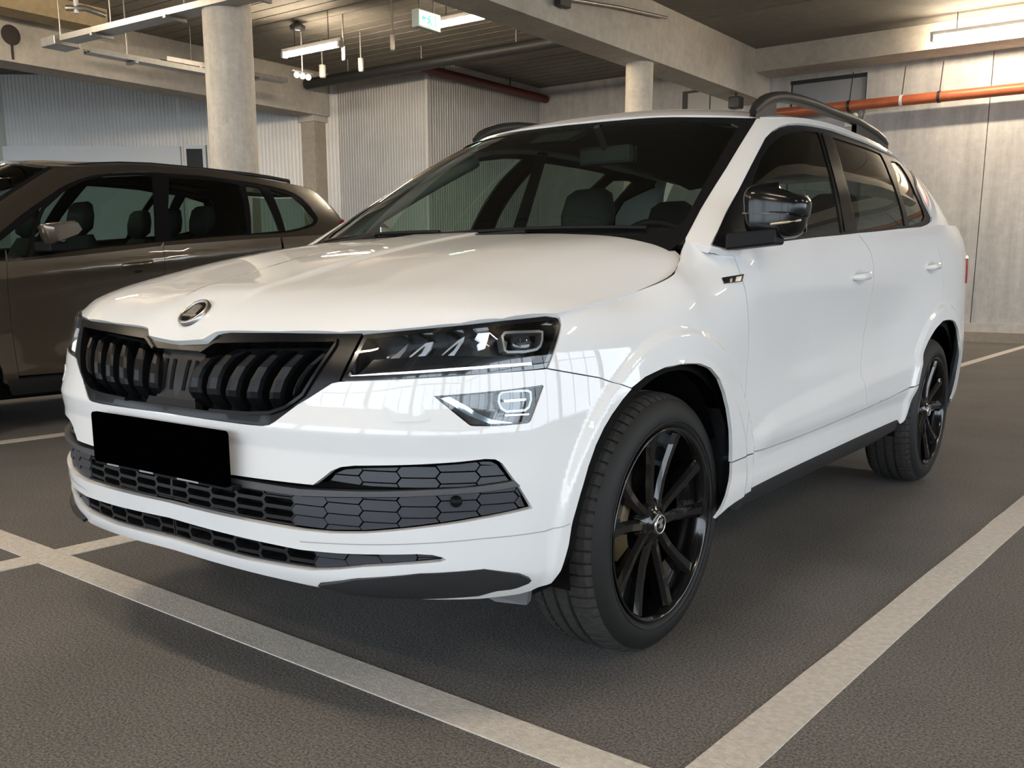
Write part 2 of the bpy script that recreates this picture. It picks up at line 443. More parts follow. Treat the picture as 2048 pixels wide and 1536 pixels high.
# ---- ceiling: slabs with open joints, ribbed in the left bay
cz = empty('ceiling', (0, 0, CEIL)); struct(cz)
ys = [-11, -8.6, -6.2, -3.8, -1.4, 1.0, 3.4, 5.8, 8.2, 10.6, YB+.3]
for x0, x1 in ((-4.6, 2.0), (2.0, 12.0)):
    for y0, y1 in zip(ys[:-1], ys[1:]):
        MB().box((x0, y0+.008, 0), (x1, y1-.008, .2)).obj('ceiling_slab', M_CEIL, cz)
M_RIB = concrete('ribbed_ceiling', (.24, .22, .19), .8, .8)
rb = MB()
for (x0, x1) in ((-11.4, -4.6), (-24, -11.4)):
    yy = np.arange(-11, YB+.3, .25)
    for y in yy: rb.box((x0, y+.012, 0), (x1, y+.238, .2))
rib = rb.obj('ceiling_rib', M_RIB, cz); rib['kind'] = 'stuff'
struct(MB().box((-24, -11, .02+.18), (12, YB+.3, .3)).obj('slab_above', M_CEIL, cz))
def beam(n, lo, hi, label, m=M_CONC): return struct(MB().box(lo, hi).obj('trim_%d' % n, m), label, 'beam')
beam(1, (-4.86, -11, BEAM), (-4.38, YB, CEIL+.1), 'deep concrete ceiling beam running above the white car')
beam(2, (-11.62, -11, BEAM), (-11.12, 10.1, CEIL+.1), 'concrete beam in the upper left behind the first column')
beam(3, (-4.38, 12.74, 4.06), (12, YB, CEIL+.05), 'shallow concrete beam on top of the back wall')
beam(4, (1.95, -11, BEAM), (2.43, 12.74, CEIL+.1), 'concrete beam over the right-hand bay')
beam(5, (8.4, -11, BEAM), (8.9, YB, CEIL+.1), 'concrete beam along the far right bay')
p = at(0, 160, z=3.2); beam(6, (-16.9, -2, 3.42), (-16.4, 9.0, 3.85), 'tan concrete beam low on the far left', M_TAN)
# ---- back wall with panel joints, door recess and kerb
wb = empty('wall_back', (0, YB, 0)); struct(wb)
seams = [-14.0, -9.6, -6.6, -1.1, .95, 3.0, 5.05, 7.1, 9.2, 12]
dx0, dx1, dz0 = -4.05, -2.84, 4.0
for x0, x1 in zip(seams[:-1], seams[1:]):
    if x0 < dx0 and x1 > dx1:
        MB().box((x0+.006, 0, 0), (dx0, .3, 4.5)).obj('wall_panel', M_WALL, wb)
        MB().box((dx1, 0, 0), (x1-.006, .3, 4.5)).obj('wall_panel', M_WALL, wb)
        MB().box((dx0, 0, dz0-.02), (dx1, .3, 4.5)).obj('wall_panel', M_WALL, wb)
    else: MB().box((x0+.006, 0, 0), (x1-.006, .3, 4.5)).obj('wall_panel', M_WALL, wb)
MB().box((-14, .08, 0), (12, .32, 4.45)).obj('joint_backing', M_DARKM, wb)
dr = empty('door_1', ((dx0+dx1)/2, YB+.06, 0)); struct(dr, 'tall grey door recessed in the back wall', 'door')
MB().box((dx0-(dx0+dx1)/2+.03, 0, .12), (dx1-(dx0+dx1)/2-.03, .04, dz0-.05)).obj('door_leaf', mat('door_grey', (.27, .275, .29), .5, .2), dr)
MB().box((-.6, -.03, dz0-.07), (.6, .02, dz0-.02)).obj('door_rail', M_DARKM, dr)
kb = struct(MB().box((-8.8, YB-.10, .14), (12, YB, .27)).obj('baseboard_back', mat('kerb_white', (.52, .49, .45), .7, noise=(6, .75, 3))))
struct(MB().box((-8.8, YB-.16, 0), (12, YB, .14)).obj('trim_7', concrete('kerb_concrete', (.30, .26, .21), 2, .8)), 'brown concrete kerb at the foot of the back wall', 'kerb')
# ---- corrugated block and the walls on the left
def corr(p0, p1, z0, z1, pitch=.062, dep=.005):
    p0 = np.array(p0[:2], float); p1 = np.array(p1[:2], float); L = np.linalg.norm(p1-p0); t = (p1-p0)/L; nrm = np.array([t[1], -t[0]])
    mb = MB(); xs = []; n = int(L/pitch)
    for i in range(n):
        b = i*pitch
        xs += [(b, 0), (b+pitch*.62, 0), (b+pitch*.70, -dep), (b+pitch*.92, -dep)]
    xs.append((L, 0)); k = len(xs)
    vs = [(*(p0+t*a+nrm*c), z) for z in (z0, z1) for a, c in xs]
    mb.add(vs, [(i, i+1, i+1+k, i+k) for i in range(k-1)])
    return mb
BX0, BX1, BY = -11.0, -8.9, 10.2
blk = empty('wall_block', (0, 0, 0)); struct(blk, 'corrugated grey metal enclosure in front of the back wall', 'wall')
corr((BX0, BY), (BX1, BY), 0, CEIL).obj('corrugated_sheet', M_CORR, blk)
corr((BX1, BY), (BX1, YB), 0, CEIL).obj('corrugated_sheet', M_CORR, blk)
MB().box((BX1-.035, BY-.035, 0), (BX1+.02, BY+.02, CEIL)).obj('corner_trim', mat('corner_strip', (.62, .60, .56), .4, .3), blk)
MB().box((BX0+.1, BY+.1, 0), (BX1-.1, YB, CEIL)).obj('core', M_DARKM, blk)
D0 = 17.3
def onD(px, py=500, D=D0): return CAM+D*ray(px, py)
wl = empty('wall_left', (0, 0, 0)); struct(wl)
zsp = float(onD(200, 298)[2])
pa, pb_, pc, pd_ = onD(-120), onD(34), onD(374), onD(712)
corr(pb_, pc, zsp, CEIL, .066).obj('corrugated_sheet', M_CORR, wl)
def vwall(p, q, z0, z1, th=.15, back=0):
    p = np.array(p[:2]); q = np.array(q[:2]); t = (q-p)/np.linalg.norm(q-p); n = np.array([-t[1], t[0]])
    p = p+n*back; q = q+n*back; c = [p, q, q+n*th, p+n*th]
    return MB().add([(*a, z) for z in (z0, z1) for a in c], [(0,3,2,1),(4,5,6,7),(0,1,5,4),(1,2,6,5),(2,3,7,6),(3,0,4,7)])
vwall(onD(26), pc, 0, zsp, .15, -.04).obj('white_board', M_WHT, wl)
vwall(pa, pb_, 0, CEIL, .15, .0).obj('plain_wall', mat('pale_wall', (.50, .49, .44), .7, noise=(1.2, .85, 3)), wl)
corr(pc, pd_, 0, CEIL, .066).obj('corrugated_sheet', M_CORR, wl)
vwall(pa, pd_, 0, CEIL, .2, .12).obj('core', M_DARKM, wl)
wn = empty('window_1', (0, 0, 0)); struct(wn, 'small dark window in a white frame behind the first column', 'window')
zt, zb2 = float(onD(400, 301)[2]), float(onD(400, 400)[2])
vwall(onD(383), onD(424), zb2, zt+.05, .05, -.06).obj('window_frame', M_WHT, wn)
vwall(onD(387), onD(418), zb2, zt-.02, .02, -.07).obj('pane', mat('dark_pane', (.01, .018, .024), .35, spec=.1), wn)
# ---- columns
def column(cx, cy, r, z1, label, m=M_COLM, base=True):
    t = tag(empty('concrete_column', (cx, cy, 0)), label, 'column')
    prof = [(r, 0), (r, z1)]
    MB().lathe(prof, 40).obj('shaft', m, t)
    MB().lathe([(r+.012, 0), (r+.012, .12), (r, .13)], 40).obj('base_ring', m, t)
    return t
c1 = at(461, 170, x=-6.25); column(-6.25, float(c1[1]), .235, CEIL, 'thick round concrete column rising behind the brown car')
column(-4.62, 9.55, .18, BEAM, 'slim round concrete column under the main beam beyond the white roof')
sq = tag(empty('square_column', (-11.37, 9.95, 0)), 'square concrete post supporting the end of the left beam', 'column')
MB().box((-.17, -.14, 0), (.17, .14, BEAM)).obj('shaft', concrete('post_concrete', (.50, .43, .34), 2, .8), sq, bevel=.01)
MB().box((-.20, -.17, BEAM-.1), (.20, .17, BEAM)).obj('capital', M_CONC, sq)
# ---- right wall, front facade open to daylight
struct(MB().box((11.7, -11, 0), (12, YB, .45)).obj('wall_right', M_WALL))
struct(MB().box((11.65, -11, 3.75), (12.05, YB, CEIL)).obj('trim_40', M_CONC), 'concrete lintel above the glazed right side', 'beam')
for i, y in enumerate(np.arange(-9.6, 13.4, 4.6)):
    struct(MB().box((11.69, y-.16, .45), (12.0, y+.16, 3.75)).obj('trim_%d' % (41+i), M_COLM), 'concrete pier between the windows on the right', 'pier')
    if y < 8.5:
        w = empty('window_%d' % (30+i), (11.85, y+2.3, .45)); struct(w, 'wide window in the glazed right side', 'window')
        for k in (-.75, .75): MB().box((-.03, k-.03, 0), (.03, k+.03, 3.3)).obj('mullion', M_DARKM, w)
        MB().box((-.03, -2.14, 2.4), (.03, 2.14, 2.46)).obj('transom', M_DARKM, w)
struct(MB().box((-24, -11, 0), (-23.7, YB, CEIL)).obj('wall_far_left', M_WALL))
YFc = -9.6
struct(MB().box((-24, YFc-.15, 0), (12, YFc+.15, .45)).obj('wall_front', M_WALL))
struct(MB().box((-24, YFc-.2, 3.75), (12, YFc+.2, CEIL)).obj('trim_8', M_CONC), 'concrete lintel above the glazed front', 'beam')
fx = np.arange(-24, 12.1, 4.0)
for i, x in enumerate(fx):
    struct(MB().box((x-.16, YFc-.16, .45), (x+.16, YFc+.16, 3.75)).obj('trim_%d' % (9+i), M_COLM), 'concrete pier between the front windows', 'pier')
for i, (x0, x1) in enumerate(zip(fx[:-1], fx[1:])):
    w = empty('window_%d' % (2+i), ((x0+x1)/2, YFc, .45)); struct(w, 'wide window of the glazed garage front', 'window')
    for k in (-.667, .667): MB().box((k-.03, -.03, 0), (k+.03, .03, 3.3)).obj('mullion', M_DARKM, w)
    MB().box((-1.84, -.03, 2.4), (1.84, .03, 2.46)).obj('transom', M_DARKM, w)
struct(MB().box((-60, -60, -.35), (60, 60, -.26)).obj('ground', mat('outside_paving', (.35, .35, .34), .8)))
# ---- tube lights
M_TUBE = mat('lit_tube', (1, .9, .75), .4, emit=((1.0, .83, .62), 85.0))
M_HOUS = mat('lamp_housing', (.55, .53, .5), .4, .3)
def tube_light(x0, x1, y, z, label, rods=True, along='x'):
    t = tag(empty('tube_light', ((x0+x1)/2, y, z)), label, 'ceiling lamp', 'suspended fluorescent lamps')
    l = abs(x1-x0)/2
    MB().box((-l-.03, -.024, .034), (l+.03, .024, .085)).obj('housing', M_HOUS, t, bevel=.006)
    MB().tube([(-l, 0, 0), (-l*.5, 0, 0), (0, 0, 0), (l*.5, 0, 0), (l, 0, 0)], .032, 12).obj('tube', M_TUBE, t)
    for s in (-1, 1): MB().box((s*l-.02, -.04, -.035), (s*l+.02, .04, .04)).obj('end_cap', M_HOUS, t)
    if rods:
        for s in (-.6, .6): MB().tube([(s*l, 0, .08), (s*l, 0, CEIL-z)], .006, 6).obj('rod', M_DARKM, t)
    return t
a, b = at(563, 110, z=3.95), at(686, 90, z=3.95)
tube_light(float(a[0]), float(b[0]), float(a[1]+b[1])/2, 3.95, 'suspended lit tube lamp right of the thick column')
a = at(905, 45, z=3.95); tube_light(float(a[0])-.35, float(a[0])+.9, float(a[1]), 3.95, 'lit tube lamp half hidden behind the main beam')
a = at(1865, 77, y=12.35); zt_ = float(a[2]); tube_light(float(a[0]), float(a[0])+1.5, 12.35, zt_, 'bright tube lamp in front of the back wall', rods=True)
tube_light(float(a[0])+1.7, float(a[0])+3.2, 12.35, zt_, 'tube lamp continuing the row by the back wall beyond the frame')
k = 0
for (x, y, nm) in ((-8.5, 2.6, 'tube lamp above the brown car'), (-2.0, -1.6, 'added unseen tube lamp lighting the white bonnet from above'), (.6, -1.6, 'added unseen tube lamp above the viewer lighting bonnet and floor'), (-8.5, -1.6, 'tube lamp in the left bay near the facade'), (5.2, 3.3, 'tube lamp over the right-hand bay'), (5.2, -1.6, 'tube lamp over the right-hand bay near the facade'), (-10.0, 0.4, 'added unseen tube lamp left of the brown car brightening the left walls'), (-7.2, -4.0, 'added unseen tube lamp left of the viewer brightening the left side'), (-8.5, -5.5, 'tube lamp close to the windows on the left'), (-1.0, -5.5, 'tube lamp close to the windows'), (5.2, 8.0, 'tube lamp over the rear right bay')):  # several out-of-frame lamps added only to brighten bonnet, floor and left walls
    tube_light(x-.6, x+.6, y, 4.0 if x > -13 else 4.25, nm)
# ================================================================== WHITE CAR
M_W = mat('white_paint', (0.70, 0.70, 0.70), 0.55, 0, coat=1.0, spec=0.0, coat_rough=0.02)
M_GB = mat('gloss_black', (0.006, 0.006, 0.007), 0.14, 0, coat=0.25, spec=0.5)
M_SB = mat('satin_black', (0.007, 0.0072, 0.008), 0.45, 0, spec=0.12)
M_DB = mat('deep_black', (0.004, 0.004, 0.004), 0.8, 0, spec=0.1)
M_PL = mat('dark_plastic', (0.020, 0.0205, 0.022), 0.5, 0, spec=0.3, bump=(180, 0.08))
M_CH = mat('chrome', (0.75, 0.74, 0.72), 0.12, 1.0)
M_RUB = mat('tyre_rubber', (0.011, 0.0108, 0.0105), 0.6, 0, spec=0.3, noise=(25, 0.75, 3))
M_RUBT = mat('tyre_tread_rubber', (0.05, 0.047, 0.044), 0.75, 0, spec=0.25, noise=(60, 0.6, 3))
M_GL = glass_mat('windscreen_glass', (0.58, 0.68, 0.62))
M_GT = glass_mat('tinted_glass', (0.30, 0.36, 0.34))
M_LENS = glass_mat('lamp_lens', (0.9, 0.93, 0.95))
M_INT = mat('cabin_trim', (0.014, 0.014, 0.015), 0.7, noise=(40, 0.7, 2))
car = empty('car'); tag(car, 'white compact SUV with black grille, black wheels and blanked number plate', 'car')
# ---- lower body band: plan curve + inset profiles
PLAN = np.array([(0,-.868),(.2,-.862),(.4,-.838),(.55,-.800),(.68,-.735),(.78,-.640),(.84,-.545),(.875,-.44),(.90,-.30),(.915,-.12),(.92,.05),(.915,.30),(.905,.60),(.90,1.0),(.90,1.5),(.905,2.0),(.918,2.4),(.926,2.65),(.920,2.95),(.895,3.2),(.85,3.36),(.76,3.45),(.5,3.50),(0,3.517)])
_full = np.concatenate([PLAN[:0:-1]*np.array([-1, 1]), PLAN])
def _arc(P): return np.concatenate([[0], np.cumsum(np.linalg.norm(np.diff(P, axis=0), axis=1))])
_t = _arc(_full); _sp0 = nat_spline(_t, _full)
_tt = np.linspace(_t[len(PLAN)-1]-0.3, _t[-1], 4000); _pp = _sp0(_tt); _aa = _arc(_pp)
_a0 = np.interp(_t[len(PLAN)-1], _tt, _aa); _aa = _aa-_a0
_tn = np.gradient(_pp, axis=0); _tn /= np.linalg.norm(_tn, axis=1, keepdims=True)
_k = np.ones(41)/41
_nx, _ny = np.convolve(_tn[:, 1], _k, 'same'), np.convolve(-_tn[:, 0], _k, 'same')
_ln = np.hypot(_nx, _ny); _nx, _ny = _nx/_ln, _ny/_ln
def plan(a):
    a = np.asarray(a, float)
    return (np.interp(a, _aa, _pp[:, 0]), np.interp(a, _aa, _pp[:, 1]), np.interp(a, _aa, _nx), np.interp(a, _aa, _ny))
def a_of_y(y): return float(np.interp(y, _pp[(_aa > 0.5) & (_aa < 5.3), 1], _aa[(_aa > 0.5) & (_aa < 5.3)]))
def a_of_x(x): return float(np.interp(x, _pp[(_aa >= 0) & (_aa < 0.9), 0], _aa[(_aa >= 0) & (_aa < 0.9)]))
ZB = [.12,.20,.25,.28,.31,.34,.40,.46,.52,.58,.64,.70,.76,.82,.88,.94,1.0,1.06,1.12,1.18,1.24,1.3]
ST = [a_of_x(0)-.05, a_of_x(.5), a_of_x(.8), a_of_y(-.2), a_of_y(.12), a_of_y(.5), a_of_y(1.0), a_of_y(1.8), a_of_y(2.6), a_of_y(3.3), a_of_x(0)+6.2]
TB = np.array([
 [.30,.16,.10,.05,.020,.012,.008,.006,.010,.015,.022,.030,.045,.070,.105,.17,.25,.33,.40,.47,.55,.6],
 [.30,.16,.10,.05,.022,.012,.008,.005,.008,.012,.016,.022,.034,.055,.085,.14,.20,.27,.34,.40,.47,.5],
 [.26,.14,.09,.055,.030,.015,.006,.002,.0,.003,.007,.012,.018,.028,.050,.095,.17,.25,.32,.38,.44,.5],
 [.22,.10,.06,.04,.025,.016,.008,.002,.0,.0,.003,.008,.014,.024,.050,.125,.22,.30,.37,.44,.5,.55],
 [.20,.09,.06,.04,.025,.016,.010,.006,.004,.004,.006,.008,.010,.013,.022,.050,.115,.20,.28,.36,.42,.5],
 [.20,.10,.066,.045,.028,.018,.012,.010,.008,.010,.014,.016,.015,.013,.010,.007,.018,.046,.085,.13,.18,.24],
 [.20,.10,.070,.048,.030,.018,.012,.012,.014,.016,.020,.026,.027,.023,.016,.007,.011,.024,.046,.08,.12,.17],
 [.20,.10,.070,.048,.030,.020,.014,.014,.016,.018,.022,.028,.031,.028,.022,.013,.008,.012,.028,.052,.085,.13],
 [.20,.12,.09,.06,.04,.03,.02,.012,.006,.0,.0,.0,.002,.006,.012,.015,.016,.020,.034,.055,.08,.12],
 [.25,.14,.10,.07,.05,.04,.02,.012,.006,.0,.0,.004,.008,.010,.012,.014,.016,.022,.035,.06,.09,.14],
 [.25,.14,.10,.07,.05,.04,.02,.012,.006,.0,.0,.004,.008,.010,.03,.05,.06,.07,.08,.1,.12,.16]])
_pb = pchip(ZB, TB.T)
WC = [(0.0, .342), (2.638, .342)]
def flare(y, z):
    """wheel-arch mouldings stand proud of the wings"""
    o = np.zeros_like(y)
    for k, (wy, wz) in enumerate(WC):
        r = np.hypot(y-wy, np.maximum(z-wz, -.02)*1.0)
        R = .495
        o = np.maximum(o, .013*(1-sstep(r, R-.012, R+.012)) + .006*(1-sstep(r, R-.082, R-.062)))
    return o
def band_f(a, b):
    a = np.asarray(a, float); b = np.asarray(b, float)
    x, y, nx, ny = plan(a)
    prof = _pb(b); st = np.array(ST); i = np.clip(np.searchsorted(st, a)-1, 0, len(st)-2)
    w = np.clip((a-st[i])/(st[i+1]-st[i]), 0, 1); w = w*w*(3-2*w)
    ins = prof[np.arange(len(a)), i]*(1-w)+prof[np.arange(len(a)), i+1]*w
    fl = flare(y, b)*sstep(a, .86, .95)
    # horizontal fold across the bumper above the lower grille, and the apron step under it
    fr = 1-sstep(a, .78, 1.0)
    ins = ins-fl-fr*.010*np.clip(1-np.abs(b-.655)/.05, 0, 1)
    # shallow ledge along the lower doors
    zu = np.interp(y, [.40,.55,.65,1.09,1.5,1.98,2.3], [.505,.538,.566,.599,.622,.636,.64]); zl = np.interp(y, [.40,.74,1.1,1.9,2.3], [.500,.520,.528,.572,.59])
    d = sstep(y, .42, .60)*(1-sstep(y, 2.2, 2.45))
    ins = ins-d*.017*(1-sstep(b, zl-.006, zu+.006))*sstep(b, .425, .50)
    return np.stack([x-nx*ins*0+nx*(-ins), y+ny*(-ins), b], 1)
_side = Surf(band_f, (-.02, 5.9), (.15, 1.26), .03, .02, flip=False)
# orientation check
_n = _side.normal(np.array([a_of_y(1.0)]), np.array([.7]))
if _n[0, 0] < 0: _side.flip = True
BAND = _side
# ---- bonnet height field (x, s) with s measured back from the front edge
HX = [0, .15, .30, .45, .60, .70, .78, .84, .90]
HYE = nat_spline([-.3,-.15]+HX, [-.775,-.795,-.80,-.795,-.775,-.752,-.695,-.63,-.545,-.42,-.25])
HS = [-.12, 0, .04, .08, .14, .25, .5, .75, 1.0, 1.25, 1.4]
HZ = np.array([
 [.70,.835,.877,.906,.935,.962,1.020,1.064,1.098,1.120,1.125],
 [.72,.846,.882,.908,.935,.962,1.020,1.064,1.098,1.120,1.125],
 [.73,.852,.885,.909,.935,.965,1.024,1.066,1.097,1.118,1.122],
 [.74,.856,.888,.912,.937,.967,1.026,1.066,1.093,1.112,1.116],
 [.75,.866,.898,.918,.940,.968,1.020,1.058,1.083,1.100,1.105],
 [.78,.878,.905,.920,.937,.957,1.000,1.037,1.062,1.080,1.085],
 [.80,.885,.902,.912,.922,.936,.970,1.012,1.045,1.062,1.066],
 [.82,.889,.895,.900,.907,.917,.946,.990,1.025,1.045,1.05],
 [.83,.895,.898,.901,.906,.912,.930,.960,1.00,1.02,1.03]])
_hs = pchip(HS, HZ.T)
def hood_f(a, b):
    """a = x, b = y"""
    a = np.asarray(a, float); b = np.asarray(b, float); ax = np.abs(a)
    s = b-HYE(ax); rows = _hs(s); i = np.clip(np.searchsorted(HX, ax)-1, 0, len(HX)-2)
    # smooth interpolation across x (Catmull-Rom on the table)
    hx = np.array(HX); t = np.clip((ax-hx[i])/(hx[i+1]-hx[i]), 0, 1.2); n = np.arange(len(ax))
    im = np.maximum(i-1, 0); ip = np.minimum(i+2, len(HX)-1)
    p0, p1, p2, p3 = rows[n, im], rows[n, i], rows[n, i+1], rows[n, ip]
    h = hx[i+1]-hx[i]
    m1 = np.where(i > 0, (p2-p0)/np.maximum(hx[i+1]-hx[im], 1e-6), 0)*h; m2 = (p3-p1)/np.maximum(hx[ip]-hx[i], 1e-6)*h
    z = (2*t**3-3*t**2+1)*p1+(t**3-2*t**2+t)*m1+(-2*t**3+3*t**2)*p2+(t**3-t**2)*m2
    z = z+.006*(1-sstep(ax, .105+.02*sstep(b, -.7, .2), .135+.02*sstep(b, -.7, .2)))*sstep(s, .06, .16)
    return np.stack([a, b, z], 1)
HOOD = Surf(hood_f, (-.02, .9), (-.85, .5), .02, .02)
if HOOD.normal(np.array([.3]), np.array([0.]))[0, 2] < 0: HOOD.flip = True
HOODW = Surf(hood_f, (-.9, .9), (-.85, .5), .02, .02)
# ---- roof height field and glasshouse
_zc = nat_spline([.7,.865,1.0,1.2,1.5,1.9,2.3,2.7,3.0,3.25], [1.445,1.508,1.548,1.582,1.602,1.605,1.592,1.562,1.518,1.455])
_ze = nat_spline([.7,1.0,1.16,1.3,1.5,1.75,2.05,2.4,2.7,2.95,3.25], [1.40,1.475,1.505,1.525,1.543,1.553,1.552,1.540,1.513,1.478,1.42])
def roof_f(a, b):
    zc, ze = _zc(b), _ze(b)
    return np.stack([a, b, zc-(zc-ze)*(np.abs(a)/.64)**2.5], 1)
ROOF = Surf(roof_f, (-.02, .7), (.8, 3.2), .03, .03)
if ROOF.normal(np.array([.3]), np.array([2.]))[0, 2] < 0: ROOF.flip = True
GB = np.array([(0,.14,1.07),(.35,.18,1.07),(.60,.235,1.07),(.755,.29,1.068),(.835,.285,1.05),(.862,.5,1.055),(.868,.9,1.075),(.868,1.4,1.100),(.868,1.9,1.135),(.862,2.4,1.178),(.845,2.8,1.205),(.81,3.1,1.205),(.74,3.3,1.20),(.55,3.42,1.20),(0,3.47,1.2)])
GTp = np.array([(0,.865),(.30,.90),(.49,.97),(.595,1.07),(.635,1.17),(.646,1.30),(.650,1.5),(.650,1.75),(.650,2.05),(.652,2.4),(.645,2.7),(.62,2.9),(.55,3.05),(.38,3.12),(0,3.15)])
GTz = roof_f(GTp[:, 0], GTp[:, 1])
_ga = _arc(.5*GB+.5*GTz)
def _pc(P): return pchip(_ga, P)
_gB, _gT = _pc(GB), _pc(GTz)
GBULGE = pchip(_ga, np.array([.035,.035,.03,.016,.016,.024,.028,.028,.028,.026,.022,.02,.02,.03,.03])[:, None])
def glass_f(a, b):
    a = np.asarray(a, float); b = np.asarray(b, float); sg = np.where(a < 0, -1.0, 1.0); a = np.abs(a)
    B, T = _gB(a), _gT(a); t = (b/.5)[:, None]
    P = B+(T-B)*t
    h = .01; d = (_gB(a+h)+_gT(a+h)-_gB(a-h)-_gT(a-h)); up = T-B
    n = np.cross(d, up); n /= np.linalg.norm(n, axis=1, keepdims=True)+1e-9
    P = P+n*(4*t*(1-t)*GBULGE(a)); P[:, 0] *= sg
    return P
GH = Surf(glass_f, (-.01, float(_ga[-1])), (-.14, .5), .03, .02)
if GH.normal(np.array([2.0]), np.array([.25]))[0, 0] < 0: GH.flip = True
def ga_of_y(y):  # station where the belt passes y (side)
    k = (_gyA > .9); return float(np.interp(y, _gyY[k], _gyA[k]))
_gyA = np.linspace(0, _ga[-1], 800); _gyY = _gB(_gyA)[:, 1]
def ab(*p): return np.array(p, float)
LG_T = [(.469,.537),(.497,.557),(.514,.570),(.537,.580),(.57,.585),(.623,.588),(.797,.597),(.85,.601),(.872,.599),(.887,.590),(.924,.538),(.957,.487)]
LG_B = [(.843,.474),(.712,.458),(.587,.442),(.512,.436),(.433,.434)]
SL_T = [(.175,.398),(.428,.390),(.528,.393),(.619,.398),(.704,.402),(.737,.400),(.758,.394),(.766,.389)]
SL_B = [(.754,.384),(.67,.377),(.582,.367),(.525,.356),(.45,.345),(.27,.343)]
BOT = [(0,.322),(.081,.320),(.353,.310),(.479,.304),(.611,.296),(.74,.290),(.848,.283),(.95,.282),(.982,.286),(1.02,.305),(1.035,.335)]
ARF = [(1.049,.393),(1.053,.434),(1.056,.448),(1.075,.505),(1.099,.563),(1.123,.607),(1.152,.643),(1.18,.669),(1.22,.698),(1.256,.719)]
ART = [(1.314,.741),(1.404,.757),(1.485,.760),(1.567,.754),(1.628,.738),(1.685,.705),(1.722,.665),(1.750,.620),(1.775,.555),(1.789,.466)]
HLB = [(1.003,.779),(.881,.776),(.78,.771),(.531,.756)]
GRB = [(.511,.752),(.457,.720),(.427,.704),(.372,.665),(.358,.6575),(.338,.654),(.292,.653)]
bump = BOT+ARF+[(1.16,.749)]+HLB+GRB+[(0,.656),(0,.535)]+LG_T+LG_B+[(0,.442),(0,.404)]+SL_T+SL_B+[(0,.350)]
FOG = BAND.trace([(867,792),(1085,769.7),(1087.6,773),(1063,840),(1060,844),(1055,846.5),(996,852.5),(950,852.5),(941.6,851.7),(937,849)])
bumper = panel('front_bumper', BAND, bump, M_W, car, [FOG], step=.009, depth=.018, mirror='both')
# ---- bonnet
SHUT = [(1099,627.5),(1118,627),(1160,616),(1200,604),(1240,592),(1280,580),(1315,566),(1335,556),(1346,548),(1352,541),(1357,529),(1362,512)]
HF = [(402,680),(406,679),(418,672),(424,668.5),(430,665.5),(440,663.6),(556,664),(680,665.6),(762,662.7),(844,655),(920,648),(1005,638.7)]
hf = HOOD.trace(HF); hsh = HOOD.trace(SHUT)
hood_poly = [(0, hf[0][1]-.001)]+[tuple(p) for p in hf]+[tuple(p) for p in hsh]+[(.745,.265),(.71,.262),(.62,.225),(.45,.190),(.25,.168),(0,.160)]
hood = panel('bonnet', HOOD, hood_poly, M_W, car, step=.018, depth=.03, gap=.0015, mirror='both')
# ---- wings, doors, quarters
HL_OUT = [(1101,628),(1112,630.5),(1119,636),(1122.7,649),(1095.7,735)]
hlo = BAND.trace(HL_OUT); bsh = BAND.trace(SHUT[1:])
DF = [(1.9,.466),(1.906,.52),(1.923,.602),(1.940,.683),(1.942,.772),(1.930,.839),(1.908,.905),(1.893,.95),(1.893,1.0),(1.902,1.047)]
wing = [(1.003,.7805),(1.16,.7505),(1.256,.7205)]+ART+[(1.793,.467)]+DF+[(1.875,1.050)]+[tuple(p) for p in BAND.trace([(1419,489.5),(1400,485.5),(1384,482),(1372.5,479.5)])]+[tuple(p) for p in bsh[::-1]]+[tuple(p) for p in hlo]
panel('front_wing', BAND, wing, M_W, car, step=.008, depth=.01, gap=.0012)
panel('front_wing', BAND, wing, M_W, car, step=.024, depth=.02, gap=.0012, mirror='x')
BS = [(3.105,.467),(3.085,.50),(3.065,.545),(3.048,.60),(3.062,.655),(3.090,.72),(3.112,.79),(3.122,.85),(3.118,.92),(3.100,.99),(3.06,1.055),(2.97,1.116)]
fdoor = DF+[(2.254,1.073),(2.57,1.096)]+BS[::-1]+[(2.72,.457),(2.35,.453),(2.1,.458)]
panel('front_door', BAND, fdoor, M_W, car, step=.011, depth=.015, gap=.0016)
panel('front_door', BAND, fdoor, M_W, car, step=.03, depth=.02, gap=.0016, mirror='x')
RD = [(4.06,.764),(4.09,.80),(4.112,.87),(4.112,.937),(4.074,1.005),(4.02,1.09),(3.97,1.185)]
rdoor = BS[:]+[(3.2,1.132),(3.484,1.152),(3.867,1.172),(3.90,1.177)]+RD[::-1]+[(4.003,.748),(3.95,.729),(3.908,.707),(3.868,.682),(3.831,.652),(3.79,.612),(3.757,.570),(3.738,.504),(3.405,.480)]
panel('rear_door', BAND, rdoor, M_W, car, step=.010, depth=.015, gap=.0016)
panel('rear_door', BAND, rdoor, M_W, car, step=.03, depth=.02, gap=.0016, mirror='x')
TL = BAND.trace([(1916,503),(1921,506),(1923,512),(1926,540),(1925,560),(1921,552),(1918,530)])
quarter = RD[:-1]+[(3.94,1.185),(4.2,1.2),(4.6,1.21),(4.86,1.20),(4.86,.30),(4.6,.30),(4.49,.36),(4.50,.42),(4.495,.50),(4.475,.58),(4.44,.650),(4.38,.712),(4.30,.750),(4.22,.764),(4.117,.768)]
panel('rear_quarter', BAND, quarter, M_W, car, step=.010, depth=.01, gap=.0012)
panel('rear_quarter', BAND, quarter, M_W, car, step=.03, depth=.02, gap=.0012, mirror='x')
rear_end = [(4.862,.30),(5.92,.30),(5.92,1.2),(4.862,1.2)]
panel('tailgate', BAND, rear_end, M_W, car, step=.04, depth=.02, mirror='both')
M_RED = mat('red_lamp', (0.28, 0.01, 0.012), 0.12, coat=1.0)
tl = [(4.70,.93),(4.74,1.055),(4.83,1.07),(5.15,1.06),(5.15,.93)]
